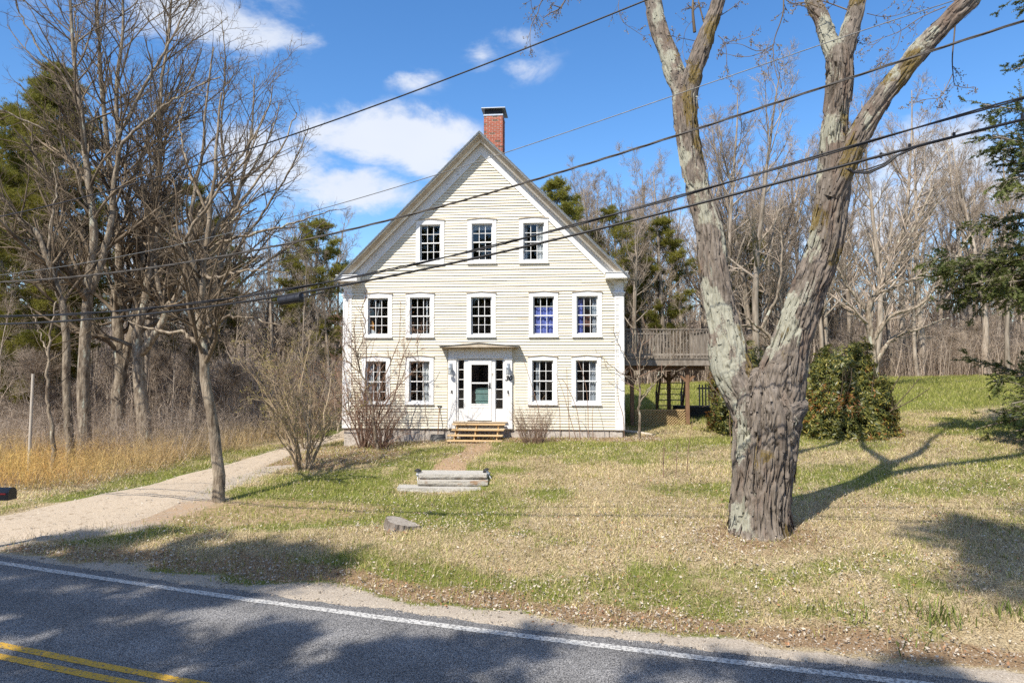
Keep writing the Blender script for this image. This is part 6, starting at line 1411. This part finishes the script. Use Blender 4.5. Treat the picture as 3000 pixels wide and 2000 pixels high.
def clump(u, v, n, h, label):
    r = np.random.default_rng(int(u)); x, y = ground_pt(u, v); K = n; B = np.c_[r.normal(size=K) * .22, r.normal(size=K) * .15, np.zeros(K)]; a = r.uniform(0, 6.28, K); L = h * r.uniform(.3, 1.1, K)[:, None]; dv = nrm(np.c_[np.cos(a) * .35, np.sin(a) * .35, np.ones(K)]) * L; sd = np.c_[-np.sin(a), np.cos(a), np.zeros(K)] * .008
    m = B + dv * .6; e = B + dv * np.array([1.5, 1.5, .95]); V = np.stack([B - sd, B + sd, m + sd * .9, m - sd * .9, e], 1).reshape(-1, 3); o = np.arange(K)[:, None] * 5; Fq = np.concatenate([o + [[0, 1, 2]], o + [[0, 2, 3]], o + [[3, 2, 4]]])
    me = np_mesh("leaf_blades", V, Fq, M['blade']); t = r.random((K, 1)); attr_col(me, np.repeat(np.array([.09, .13, .03]) * (1 - t) + np.array([.26, .29, .08]) * t, 5, 0)); o = tag(empty("green_clump", (x, y, g1(x, y))), label, "plant", None); q = link("leaf_blades", me, o); q["kind"] = "stuff"
clump(2745, 1815, 90, .28, "larger clump of upright green blades near the road verge"); clump(2992, 1815, 60, .26, "clump of green blades cut by the right edge of the picture"); clump(2440, 1800, 50, .16, "low grassy green tuft on the verge below the maple"); clump(2690, 1880, 30, .15, "small pale green tuft closest to the road shoulder")

def pebbles():
    r = np.random.default_rng(19); t = r.random(9000); i = (t * 100).astype(int); w = r.uniform(-.06, 1.06, 9000)[:, None]; a = DU[i] * (1 - w) + DL[i] * w + r.normal(size=(9000, 2)) * .15
    x = r.uniform(-11, 9, 9000); b = np.c_[x, wl(x) + .15 + 1.0 * r.random(9000) ** 1.8 * np.sqrt(1 + wslope(x) ** 2)]; p = np.concatenate([a, b]); p = p[rd(p[:, 0], p[:, 1]) > .1]; K = len(p)
    B = np.c_[p, gz(p[:, 0], p[:, 1]) + np.where(in_poly(p[:, 0], p[:, 1], drive_poly), .03, .0)]; s = (r.uniform(.005, .014, K) * (1 + (r.random(K) < .04) * 1.5))[:, None]; dirs = np.array([[1, 0, 0], [-.5, .87, 0], [-.5, -.87, 0], [0, 0, 1.]])
    V = np.stack([B + (dirs[k] + r.normal(size=(K, 3)) * .25) * s for k in range(4)], 1).reshape(-1, 3); o = np.arange(K)[:, None] * 4; Fq = np.concatenate([o + [[0, 1, 3]], o + [[1, 2, 3]], o + [[2, 0, 3]]])
    me = np_mesh("gravel_stones", V, Fq, M['leaf']); tt = r.random((K, 1)); attr_col(me, np.repeat(np.array([.20, .165, .13]) * (1 - tt) + np.array([.50, .45, .38]) * tt, 4, 0)); tag(link("gravel_stones", me), kind="stuff")
pebbles()

# ------------------------------------------------------------------ trees on the near side of the road, known from the shade they cast
def near_pine(x, y, H, me, Hm, rz, label, k=1.0):
    o = place_pine(me, x, y, H / Hm, rz, label, None); o.scale = (k, k, H / Hm)
PS = pine_meshes(25, 12, .2, .45, 2.3, tufts=2, w=.034, L=.26, dens=.8); PT = pine_meshes(26, 15.5, .24, .80, 2.5, tufts=3, w=.034, L=.26, dens=1.1)
for x, y, H, me, Hm, rz, lab, k in ((-12.5, -.2, 15.5, PT, 15.5, 1.0, "tall roadside pine with a bare stem casting shade on the lawn by the driveway", 1.0), (-13.4, -2.2, 13, PS, 12, .3, "roadside pine behind the viewpoint shading the far left lane", 1),
                                 (-11.0, -1.7, 13, PS, 12, 2.1, "roadside pine behind the viewpoint shading the left half of the road", 1), (-8.9, -1.7, 13, PS, 12, 4.0, "roadside pine behind the viewpoint shading the road near the white line", 1),
                                 (-6.6, -1.6, 13, PS, 12, 5.4, "roadside pine behind the viewpoint shading the leafy bank", 1), (-4.2, -2.6, 13.2, PS, 12, .9, "roadside pine behind the viewpoint shading the sandy shoulder", .9), (-2.5, -3.2, 13.6, PS, 12, 3.3, "roadside pine behind the viewpoint shading the right verge", .9),
                                 (-.9, -4.0, 14.4, PS, 12, 2.4, "roadside pine behind the viewpoint shading the right end of the shoulder", .9), (-.7, -4.2, 20, PT, 15.5, 2.9, "tallest bare stemmed roadside pine shading the lawn right of the maple", 1.0), (-14.6, .3, 15.5, PT, 15.5, 4.1, "bare stemmed roadside pine shading the mouth of the driveway", .9)):
    near_pine(x, y, H, me, Hm, rz, lab, k)
